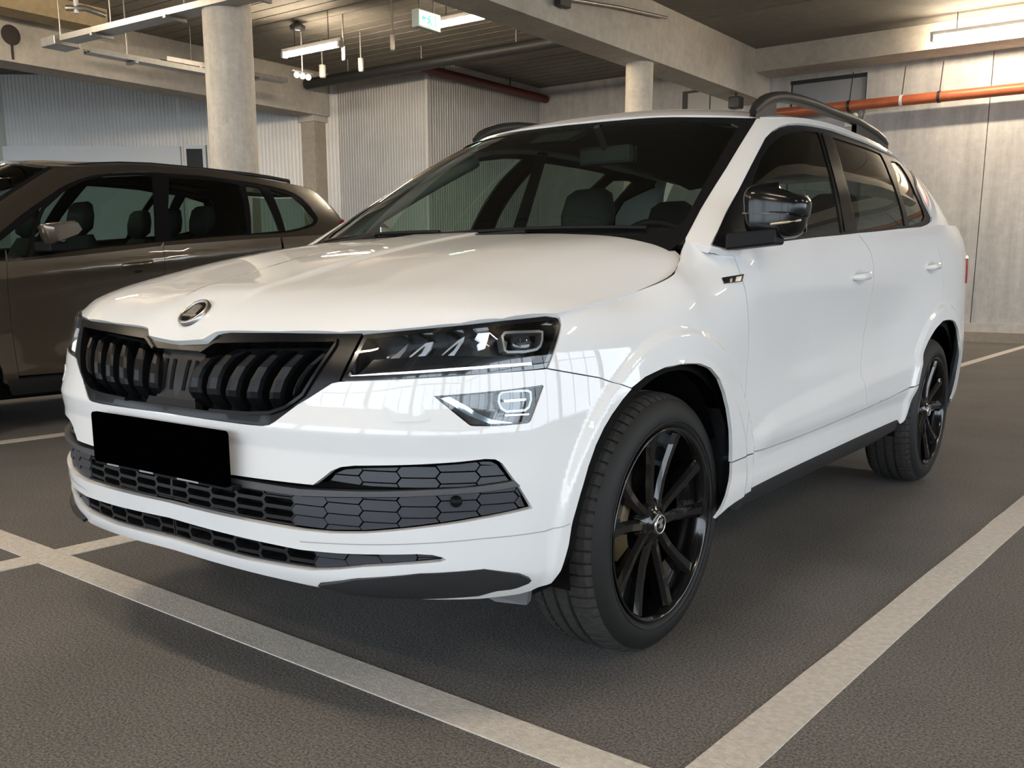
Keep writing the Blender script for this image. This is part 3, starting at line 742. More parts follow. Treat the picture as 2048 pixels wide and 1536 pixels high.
for mx in (None, 'x'): panel('tail_lamp', BAND, tl, M_RED, car, step=.03, depth=.02, off=.008, mirror=mx)
sill = [(1.793,.464),(1.898,.463),(2.1,.455),(2.35,.450),(2.72,.454),(3.105,.464),(3.405,.477),(3.737,.50),(3.712,.431),(3.672,.36),(3.646,.338),(3.615,.356),(3.58,.364),(3.138,.360),(2.456,.353),(2.209,.350),(1.96,.346),(1.85,.340),(1.802,.335),(1.725,.318),(1.76,.345),(1.782,.372),(1.796,.41),(1.798,.433)]
skirt = [(1.81,.334),(1.96,.344),(2.209,.348),(2.456,.351),(3.138,.358),(3.58,.361),(3.62,.35),(3.63,.31),(3.3,.285),(2.6,.28),(2.16,.285),(1.9,.30)]
for mx in (None, 'x'):
    panel('sill', BAND, sill, M_W, car, step=.014, depth=.008, mirror=mx)
    panel('side_skirt', BAND, skirt, M_PL, car, step=.03, depth=.05, off=-.004, mirror=mx)
# ---- dark inner shell behind every joint
ra = [(wy+.0) for wy, wz in WC]
def arch_ab(wy, r, zb=.15): 
    c = a_of_y(wy); th = np.linspace(math.radians(205), math.radians(-25), 40)
    return [(c+r*math.cos(t), max(zb, .342+r*math.sin(t))) for t in th]
sh = [(1.0,.30)]+arch_ab(0, .40, .30)+arch_ab(2.638, .40, .30)+[(5.9,.30),(5.9,1.17),(3.9,1.14),(2.6,1.06),(1.95,1.02),(1.60,.93),(1.2,.85),(1.0,.80),(.9,.70),(.9,.30)]
panel('inner_shell', BAND, sh, M_DB, car, step=.05, depth=0, off=-.045, mirror='both')
link('bonnet_liner', panel_mesh('bonnet_liner', HOOD, [(0,-.76),(.45,-.70),(.7,-.57),(.78,-.42),(.79,.1),(.70,.24),(0,.15)], step=.05, depth=0, off=-.04, mirror='both'), car, M_DB)
# ---- glasshouse
WI = GH.trace([(1362,474.5),(1376,447),(1390,420),(1443,332),(1497,241)])
WT = GH.trace([(1420,239.3),(1337,238.4),(1208,241)])
WO = GH.trace([(1371,477),(1386,449),(1401,420),(1454,335),(1507.5,247),(1513,237)])
DLO_P = [(1419.7,489.4),(1455.6,499.5),(1510,491),(1566,483),(1640,474),(1718,466),(1796,458),(1842,454),(1856,448.5),(1863,442),(1864.5,433),(1850,404),(1835,370),(1821,339),(1816,331),(1808,324),(1764,298),(1725,280),(1670,260),(1631,250.5),(1600,246.6),(1580,247),(1562,251),(1546,260),(1531,275),(1507,321),(1476,381.6),(1453,420),(1436,459)]
DLO = GH.trace(DLO_P)
wtb = float(np.mean([p[1] for p in WT])); wsr = [tuple(p) for p in WI]
ws = [(0,-.05),(.30,-.05),(.62,-.04)]+wsr+[tuple(p) for p in WT]+[(0,wtb)]
fr_w = [(0,-.06),(.62,-.06),(.70,-.03)]+[tuple(p) for p in WO]+[(WT[0][0], .498),(0,.498)]
panel('windscreen', GH, ws, M_GL, car, step=.04, depth=0, off=-.002, mirror='both')
# black ceramic border round the windscreen
M_FRIT = M_GB
ws_in = [(0,.030),(.55,.030),(.668,.034),(.684,.06),(.690,.44),(.66,.453),(0,wtb-.018)]
panel('windscreen_seal', GH, [(0,-.06),(.66,-.06)]+[tuple(p) for p in WO]+[(WT[0][0], wtb+.004),(0, wtb+.004),(0,wtb-.018)]+[(x, y) for x, y in ws_in[::-1][1:]], M_GB, car, step=.03, depth=.01, off=.001, mirror='both')
side_fr = [tuple(p) for p in WO]+[(1.0,.5),(2.0,.5),(2.75,.5),(2.95,.49),(3.03,.2),(3.0,-.02),(2.55,-.03),(2.43,-.025),(1.6,-.025),(.96,-.04)]+[tuple(p) for p in GH.trace([(1440,499),(1419,493),(1400,489),(1384,485.5),(1372,482)])]
for mx in (None, 'x'):
    panel('side_frame', GH, side_fr, M_W, car, [DLO], step=.016 if mx is None else .03, depth=.02, mirror=mx)
_cl = [(1371,480),(1384,483),(1400,487),(1419,491),(1437,497),(1456,502)]
_c1 = [BAND.pt(*BAND.cast(x, y+5), -.002)[0] for x, y in _cl]; _c2 = [GH.pt(*GH.cast(x, y-5), -.002)[0] for x, y in _cl]
for sx in (1, -1): MB().add([tuple(p*np.array([sx, 1, 1])) for p in _c1+_c2], [(i, i+1, i+7, i+6) for i in range(5)], True).obj('pillar_base', M_W, car)
tail_gl = [(3.035,.01),(3.05,.47),(float(_ga[-1]),.47),(float(_ga[-1]),.01)]
panel('rear_window', GH, tail_gl, M_GT, car, step=.06, depth=0, off=-.004, mirror='both')
G_F = GH.trace([(1500,476),(1497,440),(1500,392),(1512,350),(1524.7,316),(1539,292.5),(1548,281),(1557.5,272),(1567,265.5),(1578,261),(1609,257.5),(1640,262),(1656,315),(1675,386),(1688,464),(1640,468),(1566,476)])
G_R = GH.trace([(1668,271.6),(1717,287),(1762,304),(1766,307.5),(1782,343),(1795,376),(1814,450),(1718,459),(1706,400),(1688,330)])
G_Q = GH.trace([(1784,320),(1796,322),(1803,327),(1815.6,345),(1834,384),(1850,420),(1852.5,432),(1849,440),(1834,447.5),(1822,449.5),(1803,380)])
panel('window_trim', GH, DLO, M_SB, car, [G_F, G_R, G_Q], step=.018, depth=.012, off=-.008, gap=.001)
panel('window_trim', GH, DLO, M_SB, car, [G_F, G_R, G_Q], step=.03, depth=.012, off=-.008, gap=.001, mirror='x')
for mx in (None, 'x'):
    panel('front_side_window', GH, inset_poly(G_F, -.006), M_GL, car, step=.04, depth=0, off=-.012, mirror=mx)
    panel('rear_side_window', GH, inset_poly(G_R, -.006), M_GT, car, step=.04, depth=0, off=-.012, mirror=mx)
    panel('quarter_window', GH, inset_poly(G_Q, -.006), M_GT, car, step=.04, depth=0, off=-.012, mirror=mx)
# gloss pillar between the side windows
BPL = GH.trace([(1645,264),(1664,270),(1684,330),(1702,400),(1714,459),(1692,462),(1679,386),(1660,315)])
for mx in (None, 'x'): panel('door_pillar', GH, BPL, mat('pillar_gloss', (.005, .005, .0055), .15, spec=.3), car, step=.02, depth=.01, off=-.003, mirror=mx)
# ---- roof
tb = np.linspace(0, float(_ga[-1]), 90); tp = _gT(tb)
roof_poly = [(0, .868)]+[(float(p[0]), float(p[1])) for p in tp[1:-1]]+[(0, 3.148)]
panel('roof', ROOF, roof_poly, M_W, car, step=.03, depth=.02, mirror='both')
# ================================================================== WHITE CAR: details
def clip_convex(poly, clip):
    """Sutherland-Hodgman: poly clipped by the convex polygon clip (ccw)"""
    P = [np.array(p, float) for p in poly]
    if area2(np.array(clip)) < 0: clip = clip[::-1]
    n = len(clip)
    for i in range(n):
        a, b = np.array(clip[i]), np.array(clip[(i+1) % n]); e = b-a; Q = []
        if not P: return []
        f = lambda p: e[0]*(p[1]-a[1])-e[1]*(p[0]-a[0])
        for j in range(len(P)):
            p, q = P[j-1], P[j]; fp, fq = f(p), f(q)
            if (fp >= 0) != (fq >= 0): Q.append(p+(q-p)*(fp/(fp-fq)))
            if fq >= 0: Q.append(q)
        P = Q
    out = []
    for p in P:
        if not out or np.linalg.norm(p-out[-1]) > 1e-5: out.append(p)
    return out
MIR = (None, 'x')
# ---- blanking box behind the openings
fb = MB(); fb.box((-.62, -.64, .33), (.62, -.55, .82)); fb.obj('radiator_shroud', M_DB, car)
# ---- grille
M_GGL = mat('grille_gloss', (.005, .005, .006), .24, spec=.16)
gr = empty('grille'); gr.parent = car
GF = [(402,680),(406,679),(418,672),(424,668.5),(430,665.5),(440,663.6),(556,664),(680,665.6),(724,665.2)]
gtop = BAND.trace(GF); gright = BAND.trace([(720,674),(686,742)])
gouter = [(0, gtop[0][1])]+[tuple(p) for p in gtop]+[tuple(p) for p in gright]+[(.527,.7555)]+GRB+[(0,.656)]
gin = BAND.trace([(402,703),(412,697),(425,688),(434,684),(556,681.5),(674,681),(671,690),(606,790),(572,815),(540,826),(494,827),(420,821)])
ginner = [tuple(p) for p in gin]+[(0, gin[-1][1]+.001), (0, gin[0][1])]
ring = [(0, gtop[0][1])]+[tuple(p) for p in gtop]+[tuple(p) for p in gright]+[(.527,.7555)]+GRB+[(0,.656),(0, gin[-1][1]+.001)]+[tuple(p) for p in gin[::-1]]+[(0, gin[0][1])]
panel('grille_frame', BAND, ring, M_GGL, gr, step=.015, depth=.045, off=-.002, gap=.001, mirror='both')
bevel_in = inset_poly(np.array(ginner), -.004)
panel('grille_backing', BAND, gouter, M_DB, gr, step=.04, depth=0, off=-.055, mirror='both')
# thin raised lip around the opening
lip = [tuple(p) for p in gin[2:]]
for mx in MIR: panel('grille_lip', BAND, strip_poly(densify(np.array([tuple(p) for p in gin]), .02, False), .0035), M_GGL, gr, step=.012, depth=.02, off=.004, mirror=mx)
SLB = [(369,783,391,784),(405,787,428,789),(442,791,467,793),(484,795,511,796),(529,797,556,797),(578,793,594,780)]
SLT = [(405,702,420,699),(446,693,465,691),(497,692,515,690),(541,692,560,690),(592,691,614,689),(645,691,664,688)]
def slat(px_b, px_t, mx):
    bl, br = BAND.cast(px_b[0], px_b[1]), BAND.cast(px_b[2], px_b[3]); tl, tr = BAND.cast(px_t[0], px_t[1]), BAND.cast(px_t[2], px_t[3])
    mb = MB(); rings = []
    # from the tucked-in foot to the head
    for (t, o) in ((-.26, -.05), (-.1, -.022), (0, -.008), (.12, -.004), (.35, -.003), (.6, -.006), (.85, -.014), (1.0, -.032), (1.06, -.055)):
        bow = .010*(1-(2*max(t, 0)-1)**2) if t > 0 else 0
        l = bl+(tl-bl)*t+np.array([-bow, 0]); r = br+(tr-br)*t+np.array([-bow, 0]); m = (l+r)/2
        if t < 0: l = bl+np.array([.012*(-t/.26)*0, t*.10]); r = br+np.array([0, t*.10]); m = (l+r)/2
        pts = [(l, o-.006), (l*.85+r*.15, o), (m, o+.003), (l*.1+r*.9, o-.003), (r, o-.012), (r, o-.05), (l, o-.05)]
        rings.append([BAND.pt(p[0], p[1], of)[0] for p, of in pts])
    k = len(rings[0]); vs = [v*(np.array([-1, 1, 1]) if mx else 1) for r in rings for v in r]
    fs = [(i*k+j, i*k+(j+1) % k, (i+1)*k+(j+1) % k, (i+1)*k+j) for i in range(len(rings)-1) for j in range(k)]
    mb.add(vs, fs, False); mb.add(vs[:k], [tuple(range(k))]); mb.add(vs[-k:], [tuple(range(k))])
    mb.obj('grille_slat', M_SBG, gr)
M_SBG = mat('slat_black', (.005, .0052, .0062), .36, spec=.2)
for pb0, pt0 in zip(SLB, SLT):
    for mx in MIR: slat(pb0, pt0, mx)
# radar cover in the middle
rc = [(0,.685),(.075,.686),(.085,.80),(.075,.815),(0,.812)]
panel('radar_cover', BAND, rc, M_SBG, gr, step=.03, depth=.03, off=-.022, mirror='both')
for k in (.018, .05):
    for mx in MIR: panel('cover_slot', BAND, [(k,.71),(k+.012,.71),(k+.016,.785),(k+.004,.785)], M_DB, gr, step=.03, depth=.0, off=-.0205, mirror=mx)
for mx in MIR: panel('cover_step', BAND, [(0,.672),(.10,.672),(.092,.692),(0,.692)], M_SB, gr, step=.03, depth=.02, off=-.012, mirror=mx)
# ---- headlamps
def head_lamp(mx):
    s = -1 if mx else 1
    hl = empty('headlamp'); hl.parent = car
    top = BAND.trace([(728,668),(762,664.7),(844,657),(920,650),(1005,640.7),(1099,630)]); bot = [(1.0,.7815),(.881,.7785),(.78,.7735),(.533,.7585)]
    out = [tuple(p) for p in top]+[tuple(p) for p in BAND.trace([(1112,632.5),(1118,637.5),(1121,649),(1094.5,734)])]+bot
    out = np.array(out); inn = inset_poly(densify(out, .02), .009)
    panel('lamp_bezel', BAND, out, M_GB, hl, [inn], step=.014, depth=.06, off=-.003, mirror=mx)
    panel('lamp_housing', BAND, out, mat('lamp_black', (.008, .008, .009), .3, coat=.3), hl, step=.04, depth=0, off=-.060, mirror=mx)
    panel('lens', BAND, out, M_LENS, hl, step=.03, depth=0, off=-.0015, mirror=mx)
    T = lambda L: BAND.trace(L)
    def bit(nm, L, m, o, dep=.01, step=.02): panel(nm, BAND, T(L), m, hl, step=step, depth=dep, off=o, mirror=mx)
    bit('daytime_strip', [(692,749),(760,744),(900,735.5),(1000,728.5),(1068,723.5),(1070,729),(1000,735.5),(900,743),(760,751),(693,755.5)], mat('drl_white', (.8, .82, .85), .25, emit=((.95, .97, 1), 1.1)), -.012)
    bit('lower_bar', [(690,757),(900,745),(1088,731),(1086,736.5),(900,751),(684,762)], mat('lamp_grey', (.22, .22, .235), .3, .6), -.010)
    bit('upper_step', [(735,712),(860,705),(960,708),(1060,712),(1092,705),(1088,724),(900,732),(700,746)], M_GB, -.03)
    M_REF = mat('reflector', (.80, .80, .82), .28, .55)
    bit('reflector', [(757,722),(772,704),(782,698),(806,676),(800,692),(776,721)], mat('reflector_dim', (.22, .22, .23), .3, .5), -.035)
    bit('reflector', [(797,719),(812,703),(845,676),(862,673),(856,690),(833,718)], M_REF, -.034)
    bit('reflector', [(800,717),(818,705),(844,684),(836,700),(815,716)], M_GB, -.030, .004)
    bit('reflector', [(873,712),(895,690),(918,670),(932,662),(930,672),(905,711)], M_REF, -.034)
    bit('reflector', [(882,707),(905,688),(918,678),(908,694),(893,708)], M_GB, -.030, .004)
    bit('position_lamp', [(955,668),(961,657),(987,655),(983,672),(977,691),(963,695),(960,682),(968,676)], mat('lamp_white', (.75, .78, .83), .3, .2, emit=((.9, .94, 1), .25)), -.028)
    # projector: chrome frame, dark barrel, lens
    fr = T([(1008,666),(1014,657),(1028,655.5),(1088,653.5),(1096,656),(1096,676),(1092,690),(1084,698),(1060,703),(1022,704),(1014,699)]); fi = inset_poly(fr, .0055)
    panel('projector_frame', BAND, fr, mat('fog_chrome', (.34, .34, .34), .28, .8), hl, [fi], step=.01, depth=.03, off=-.018, mirror=mx)
    panel('projector_barrel', BAND, fi, M_DB, hl, step=.02, depth=0, off=-.042, mirror=mx)
    c = BAND.cast(1056, 679); P = BAND.pt(c[0], c[1], -.034)[0]; N = BAND.normal(np.array([c[0]]), np.array([c[1]]))[0]
    for (ctr, rr, m) in ((P, .026, mat('projector_glass', (.02, .025, .03), .04, coat=1)),):
        mb = MB(); mb.lathe([(rr*math.sin(t), rr*.55*math.cos(t)) for t in np.linspace(0, math.pi/2, 8)], 24)
        ob = mb.obj('projector_lens', m, hl)
        q = Vector((N[0]*s, N[1], N[2])).to_track_quat('Z', 'Y'); ob.rotation_mode = 'QUATERNION'; ob.rotation_quaternion = q; ob.location = (ctr[0]*s, ctr[1], ctr[2])
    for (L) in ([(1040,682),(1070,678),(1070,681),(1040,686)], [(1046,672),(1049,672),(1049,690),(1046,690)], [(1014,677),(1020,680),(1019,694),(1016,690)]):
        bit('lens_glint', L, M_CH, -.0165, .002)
    return hl
for mx in MIR: head_lamp(mx)
# ---- fog lamps
def fog_lamp(mx):
    fl = empty('fog_lamp'); fl.parent = car; T = lambda L: BAND.trace(L)
    panel('fog_housing', BAND, FOG, mat('fog_smoke', (.05, .045, .04), .25, coat=.6), fl, step=.02, depth=.0, off=-.03, mirror=mx)
    panel('fog_bezel', BAND, FOG, M_GB, fl, [inset_poly(densify(FOG, .012), .0045)], step=.012, depth=.03, off=-.003, gap=.001, mirror=mx)
    panel('lens', BAND, FOG, M_LENS, fl, step=.02, depth=0, off=-.003, mirror=mx)
    panel('fog_window_reflection', BAND, T([(880,797),(935,826),(985,846),(1040,846),(990,838),(940,815),(900,794)]), mat('fog_reflection_blue', (.55, .62, .68), .12, .9), fl, step=.02, depth=.004, off=-.022, mirror=mx)  # light-blue band: reflection of the windows put in as a coloured piece
    fr = T([(1000,790),(1006,782),(1020,780),(1060,779),(1068,783),(1069,800),(1064,816),(1055,823),(1015,825),(1004,818),(998,804)])
    panel('fog_frame', BAND, fr, mat('fog_chrome', (.34, .34, .34), .28, .8), fl, [inset_poly(fr, .005)], step=.01, depth=.02, off=-.010, mirror=mx)
    panel('fog_lens', BAND, inset_poly(fr, .005), mat('projector_glass', (.02, .025, .03), .04, coat=1), fl, step=.015, depth=0, off=-.02, mirror=mx)
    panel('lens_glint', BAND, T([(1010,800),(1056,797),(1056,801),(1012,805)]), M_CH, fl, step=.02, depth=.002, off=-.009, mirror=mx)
    panel('fog_rib', BAND, T([(1012,829),(1064,827),(1063,830),(1013,832)]), M_CH, fl, step=.02, depth=.004, off=-.008, mirror=mx)
for mx in MIR: fog_lamp(mx)
# ---- washer caps
for mx in MIR: panel('washer_cap', BAND, smooth_poly(BAND.trace([(760,803),(832,799),(862,836),(855,842),(792,845),(780,838)])), M_W, car, step=.02, depth=.003, off=.0022, mirror=mx)
# ---- lower grilles: hexagon tiles
lg = empty('lower_grille'); lg.parent = car
LGP = [(0,.535)]+LG_T+LG_B+[(0,.442)]; SLP = [(0,.404)]+SL_T+SL_B+[(0,.350)]
panel('grille_backing', BAND, LGP, M_DB, lg, step=.04, depth=0, off=-.05, mirror='both')
panel('grille_backing', BAND, SLP, M_DB, lg, step=.04, depth=0, off=-.05, mirror='both')
M_TILE = mat('tile_plastic', (.036, .038, .046), .38, spec=.5)
M_TILED = mat('mesh_plastic', (.007, .0072, .008), .45, spec=.35)
bar_t = BAND.trace([(504,963),(600,978),(725,983),(850,980),(920,976.6),(949,974),(1030,962)]); bar_b = BAND.trace([(1040,972),(980,982.5),(920,987.5),(850,992),(725,994),(600,991.5),(504,977)])
bt, bb = float(bar_t[0][1]), float(bar_b[-1][1])
BARP = [(0, bt)]+[tuple(p) for p in bar_t]+[tuple(p) for p in bar_b]+[(0, bb)]
panel('grille_bar', BAND, BARP, mat('bar_plastic', (.06, .06, .065), .33, spec=.5), lg, step=.02, depth=.03, off=.002, mirror='both')
def hexes(region, lim, name, off_t, pa=.086, pb=.0245, b0=.44, zlo=None):
    R = [np.array(p) for p in region]; lo = np.min(R, axis=0); hi = np.max(R, axis=0); e = .010
    i0 = int(math.floor((lo[0]-.05)/pa))
    for i in range(max(i0, -1), int(hi[0]/pa)+2):
        for j in range(-2, int((hi[1]-b0)/pb)+3):
            c = np.array([i*pa+.02, b0+(j+(.5 if i % 2 else 0))*pb])
            w, h2 = pa/2, pb/2
            hx = [c+np.array(v) for v in ((-w-e/2, 0), (-w+e/2, -h2), (w-e/2, -h2), (w+e/2, 0), (w-e/2, h2), (-w+e/2, h2))]
            P = clip_convex(R, hx)
            if len(P) < 3: continue
            P = np.array(P)
            if abs(area2(P))/2 < 1.2e-4: continue
            solid = c[0] > lim
            Q = inset_poly(P, .0017)
            if abs(area2(Q)) < 1e-4 or np.sign(area2(Q)) != np.sign(area2(P)): continue
            for mx in MIR:
                try:
                    if solid: panel(name, BAND, Q, M_TILE, lg, step=.05, depth=.012, off=off_t, mirror=mx, offf=lambda a, b, c=c: -.0022*np.clip((b-c[1])/.012, -1, 1))
                    else:
                        I = inset_poly(P, .0042)
                        if abs(area2(I)) < 6e-5 or np.sign(area2(I)) != np.sign(area2(P)): panel(name, BAND, Q, M_TILED, lg, step=.05, depth=.03, off=off_t-.004, mirror=mx)
                        else: panel(name, BAND, P, M_TILED, lg, [I], step=.05, depth=.04, off=off_t-.002, mirror=mx)
                except Exception as ex: pass
up = [(.470,.5395)]+[tuple(p) for p in LG_T[1:-2]]+[(.912,.548)]
upp = inset_poly(np.array([(.50,.545),(.515,.566),(.54,.577),(.58,.582),(.623,.585),(.797,.594),(.85,.598),(.868,.596),(.882,.588),(.912,.548),(.80,.5395),(.6,.5385)]), .002)
low = [(0, bb-.002)]+[tuple(p-np.array([0, .002])) for p in bar_b[::-1]]+[(.945,.488),(.843,.477),(.712,.461),(.587,.445),(.512,.439),(.433,.437),(0,.445)]
hexes(upp, .0, 'hex_tile', -.012, b0=.55)
hexes(low, .42, 'hex_tile', -.012)
hexes(inset_poly(np.array(SLP[1:-1]+[(0.0,.352),(0.0,.402)]), .002), .43, 'hex_tile', -.012, pa=.08, pb=.03, b0=.36)
pk = BAND.cast(913, 1005); Pk = BAND.pt(pk[0], pk[1], -.006)[0]; Nk = BAND.normal(np.array([pk[0]]), np.array([pk[1]]))[0]
for s in (1, -1):
    o = MB().lathe([(0, .006), (.009, .005), (.0095, 0), (.0125, -.001), (.0125, -.008)], 18).obj('parking_sensor', M_SB, lg)
    o.rotation_mode = 'QUATERNION'; o.rotation_quaternion = Vector((Nk[0]*s, Nk[1], Nk[2])).to_track_quat('Z', 'Y'); o.location = (Pk[0]*s, Pk[1], Pk[2])
# ---- corner fins and the lip groove
FANG = smooth_poly(np.array([(.474,.3205),(.478,.313),(.534,.298),(.64,.297),(.74,.297),(.842,.297),(.952,.325),(.957,.331),(.930,.344),(.848,.363),(.708,.359),(.567,.341)]), 0)
for mx in MIR:
    fn = panel('corner_fin', BAND, FANG, M_PL, car, step=.016, depth=.012, off=.004, mirror=mx, offf=lambda a, b: .010*sstep(b, .305, .318)*(1-sstep(b, .33, .36)))
    panel('apron_groove', BAND, strip_poly(densify(BAND.trace([(600,1083),(725,1089),(840,1087),(965,1077),(1090,1062),(1141,1047)]), .03, False), .0012), mat('groove_grey', (.35, .35, .36), .6), car, step=.02, depth=0, off=.0008, mirror=mx)
# ---- number plate, blanked
plt = empty('number_plate'); plt.parent = car
mb = MB(); hw, hh, rr = .265, .0625, .010
poly = []
for cx_, cz_, a0 in ((hw-rr, hh-rr, 0), (-hw+rr, hh-rr, 90), (-hw+rr, -hh+rr, 180), (hw-rr, -hh+rr, 270)):
    for t in np.linspace(a0, a0+90, 6): poly.append((cx_+rr*math.cos(math.radians(t)), cz_+rr*math.sin(math.radians(t))))
mb.prism(poly, -.884, -.874, lambda u, v, h: (u, h-.012*(v/.06)*0, v+.578)); mb.obj('plate', mat('plate_black', (.0004, .0004, .0004), .9, spec=0.0), plt)
MB().box((-.272, -.880, .5075), (.272, -.85, .519)).obj('plate_holder', M_SB, plt, bevel=.003)
for x0, x1 in ((-.215, -.165), (-.075, -.02), (.075, .155)): MB().box((x0, -.8812, .5105), (x1, -.8798, .5150)).obj('holder_print', mat('print_grey', (.32, .32, .33), .5), plt)
# ---- emblem
ec = HOODW.cast(393, 627); EP = HOODW.pt(0, ec[1], .001)[0]; EN = HOOD.normal(np.array([0.02]), np.array([ec[1]]))[0]; EN[0] = 0; EN /= np.linalg.norm(EN)
def emblem(parent, P, N, r, upv=(0, 0, 1)):
    e = empty('badge'); e.parent = parent
    n = Vector(N).normalized(); u = Vector(upv); u = (u-n*u.dot(n)).normalized(); x = u.cross(n)
    m = Matrix((x, u, n)).transposed().to_4x4(); m.translation = Vector(P); e.matrix_local = m
    MB().lathe([(r*.80, 0), (r*.80, .006), (r*.90, .009), (r, .006), (r*1.02, -.012)], 40).obj('ring', mat('emblem_silver', (.42, .41, .39), .32, .95), e)
    MB().lathe([(0.0001, .003), (r*.82, .003)], 32).obj('disc', M_DB, e)
    wing = MB()
    def pl(L, h=.007): wing.prism([(a*r, b*r) for a, b in L], .002, h, lambda u_, v_, w_: (u_, v_, w_))
    pl([(-.62,-.42),(.25,-.42),(.25,-.58),(.62,-.32),(.25,-.06),(.25,-.22),(-.2,-.22),(-.62,-.22)])
    for k in range(4):
        a0 = -.42+.22*k; pl([(a0-.08,-.20),(a0+.16,-.20),(a0+.20-.02*k,.62-.10*abs(k-1.3)),(a0+.02,.58-.10*abs(k-1.3))])
    pl([(-.5,-.25),(.42,-.25),(.30,.12),(-.45,.15)], .0055)
    wing.obj('winged_arrow', mat('emblem_silver', (.42, .41, .39), .32, .95), e)
    return e
emblem(car, EP, EN, .043)
# ---- wheels
def wheel(cx, cy, side, steer=0.0, caliper=True):
    """wheel centred at (cx = outer face plane, cy); side +1 = car's left"""
    R, zc = .342, .340
    w = empty('wheel', (cx, cy, zc)); w.parent = car
    w.rotation_euler = (0, 0, steer if side > 0 else math.pi+steer)
    # tyre: local +x is outboard, width .225, outer sidewall bulge at x=0
    n = 68; ang = []
    for i in range(n): ang += [(2*math.pi*(i+.0)/n, 0), (2*math.pi*(i+.78)/n, 0), (2*math.pi*(i+.80)/n, 1), (2*math.pi*(i+.98)/n, 1)]
    prof = [(-.225,.255,0),(-.232,.285,0),(-.222,.318,0),(-.205,.332,.6),(-.186,.3395,1),(-.172,.3405,1),(-.171,.333,0),(-.162,.333,0),(-.161,.3412,0),(-.132,.342,0),(-.131,.334,0),(-.121,.334,0),(-.120,.342,0),(-.092,.3418,0),(-.091,.333,0),(-.081,.333,0),(-.080,.3412,1),(-.052,.3395,1),(-.034,.3345,1),(-.020,.3255,.9),(-.008,.312,.0),(-.001,.292,0),(0,.276,0),(-.004,.262,0),(-.006,.2605,0),(-.010,.2555,0),(-.016,.250,0)]
    def lathe_t(P, name, m):
        vs = []; k = len(ang)
        for x, r, s in P:
            for t, g in ang: rr = r-.007*s*g; vs.append((x, rr*math.cos(t), rr*math.sin(t)))
        fs = [(i*k+j, i*k+(j+1) % k, (i+1)*k+(j+1) % k, (i+1)*k+j) for i in range(len(P)-1) for j in range(k)]
        return MB().add(vs, fs, False).obj(name, m, w)
    lathe_t(prof[3:20], 'tyre_tread', M_RUBT)
    MB().lathe([(r, x) for x, r, s in prof[19:]], 96, 'x').obj('sidewall', M_RUB, w)
    MB().lathe([(r, x) for x, r, s in prof[:4]], 64, 'x').obj('sidewall', M_RUB, w)
    MB().lathe([(.272, .0012), (.2705, .0022), (.269, .0012)], 96, 'x').obj('rim_guard', M_RUB, w)
    # rim
    M_R = mat('wheel_black', (.004, .004, .0045), .15, 0, coat=.35, spec=.4)
    MB().lathe([(.252,-.012),(.254,-.006),(.2515,-.002),(.246,-.006),(.240,-.016),(.236,-.05),(.228,-.10),(.232,-.20),(.250,-.222)], 80, 'x').obj('rim', M_R, w)
    # five twin spokes
    for k in range(5):
        th = math.radians(86+72*k)
        for s in (-1, 1):
            mb = MB(); rings = []
            for (r, half, x, dep, gapm) in ((.030,.015,-.030,.05,.012),(.062,.017,-.033,.05,.020),(.11,.0175,-.032,.045,.030),(.16,.0185,-.026,.040,.043),(.205,.021,-.019,.036,.058),(.240,.026,-.013,.03,.071)):
                c = s*gapm
                rings.append([(x-.010, r, c-half), (x, r, c-half*.45), (x-.001, r, c+half*.55*s if s > 0 else c+half*.45), (x-.010, r, c+half), (x-dep, r, c+half), (x-dep, r, c-half)])
            vs = []
            for rg in rings:
                for x, r, c in rg: vs.append((x, r*math.cos(th)-c*math.sin(th), r*math.sin(th)+c*math.cos(th)))
            q = 6; fs = [(i*q+j, i*q+(j+1) % q, (i+1)*q+(j+1) % q, (i+1)*q+j) for i in range(len(rings)-1) for j in range(q)]
            mb.add(vs, fs); mb.add(vs[:q], [tuple(range(q))]); mb.add(vs[-q:], [tuple(range(q))]); mb.obj('spoke', M_R, w)
        # web between the twins near the rim
        mb = MB(); vs = []
        for (r, hf, x) in ((.15,.028,-.050),(.20,.040,-.046),(.238,.056,-.040)):
            for c in (-hf, hf):
                for xx in (x, x-.01): vs.append((xx, r*math.cos(th)-c*math.sin(th), r*math.sin(th)+c*math.cos(th)))
        fs = []
        for i in range(2): a = 4*i; fs += [(a, a+2, a+6, a+4), (a+1, a+5, a+7, a+3)]
        mb.add(vs, fs); mb.obj('spoke_web', M_R, w)
        mb = MB().lathe([(0.0001, -.033), (.007, -.033), (.009, -.036), (.009, -.06)], 10, 'x', (0, .051*math.cos(th+.628), .051*math.sin(th+.628))); mb.obj('wheel_bolt', M_SB, w)
    MB().lathe([(.0001, -.020), (.030, -.0205), (.034, -.024), (.040, -.030), (.066, -.040), (.070, -.08)], 40, 'x').obj('hub', M_R, w)
    cap = MB().lathe([(.0001, -.0160), (.0235, -.0165), (.0245, -.0205)], 32, 'x').obj('centre_cap', M_GB, w)
    MB().lathe([(.0215, -.0160), (.0235, -.0145), (.0260, -.0160), (.0265, -.022)], 32, 'x').obj('cap_ring', mat('cap_silver', (.55, .54, .52), .3, .9), w)
    MB().add([(-.0155, a*.017, b*.017) for a, b in ((-.8,-.45),(.2,-.55),(.1,-.9),(.8,-.3),(.3,.1),(.75,.75),(.2,.8),(-.25,.85),(-.5,.35),(-.3,-.1))], [tuple(range(10))]).obj('cap_emblem', mat('cap_silver', (.55, .54, .52), .3, .9), w)
    # brake
    MB().lathe([(.06, -.085), (.150, -.085), (.150, -.110), (.06, -.110)], 48, 'x').obj('brake_disc', mat('brake_steel', (.16, .145, .13), .35, .8, noise=(30, .7, 2)), w)
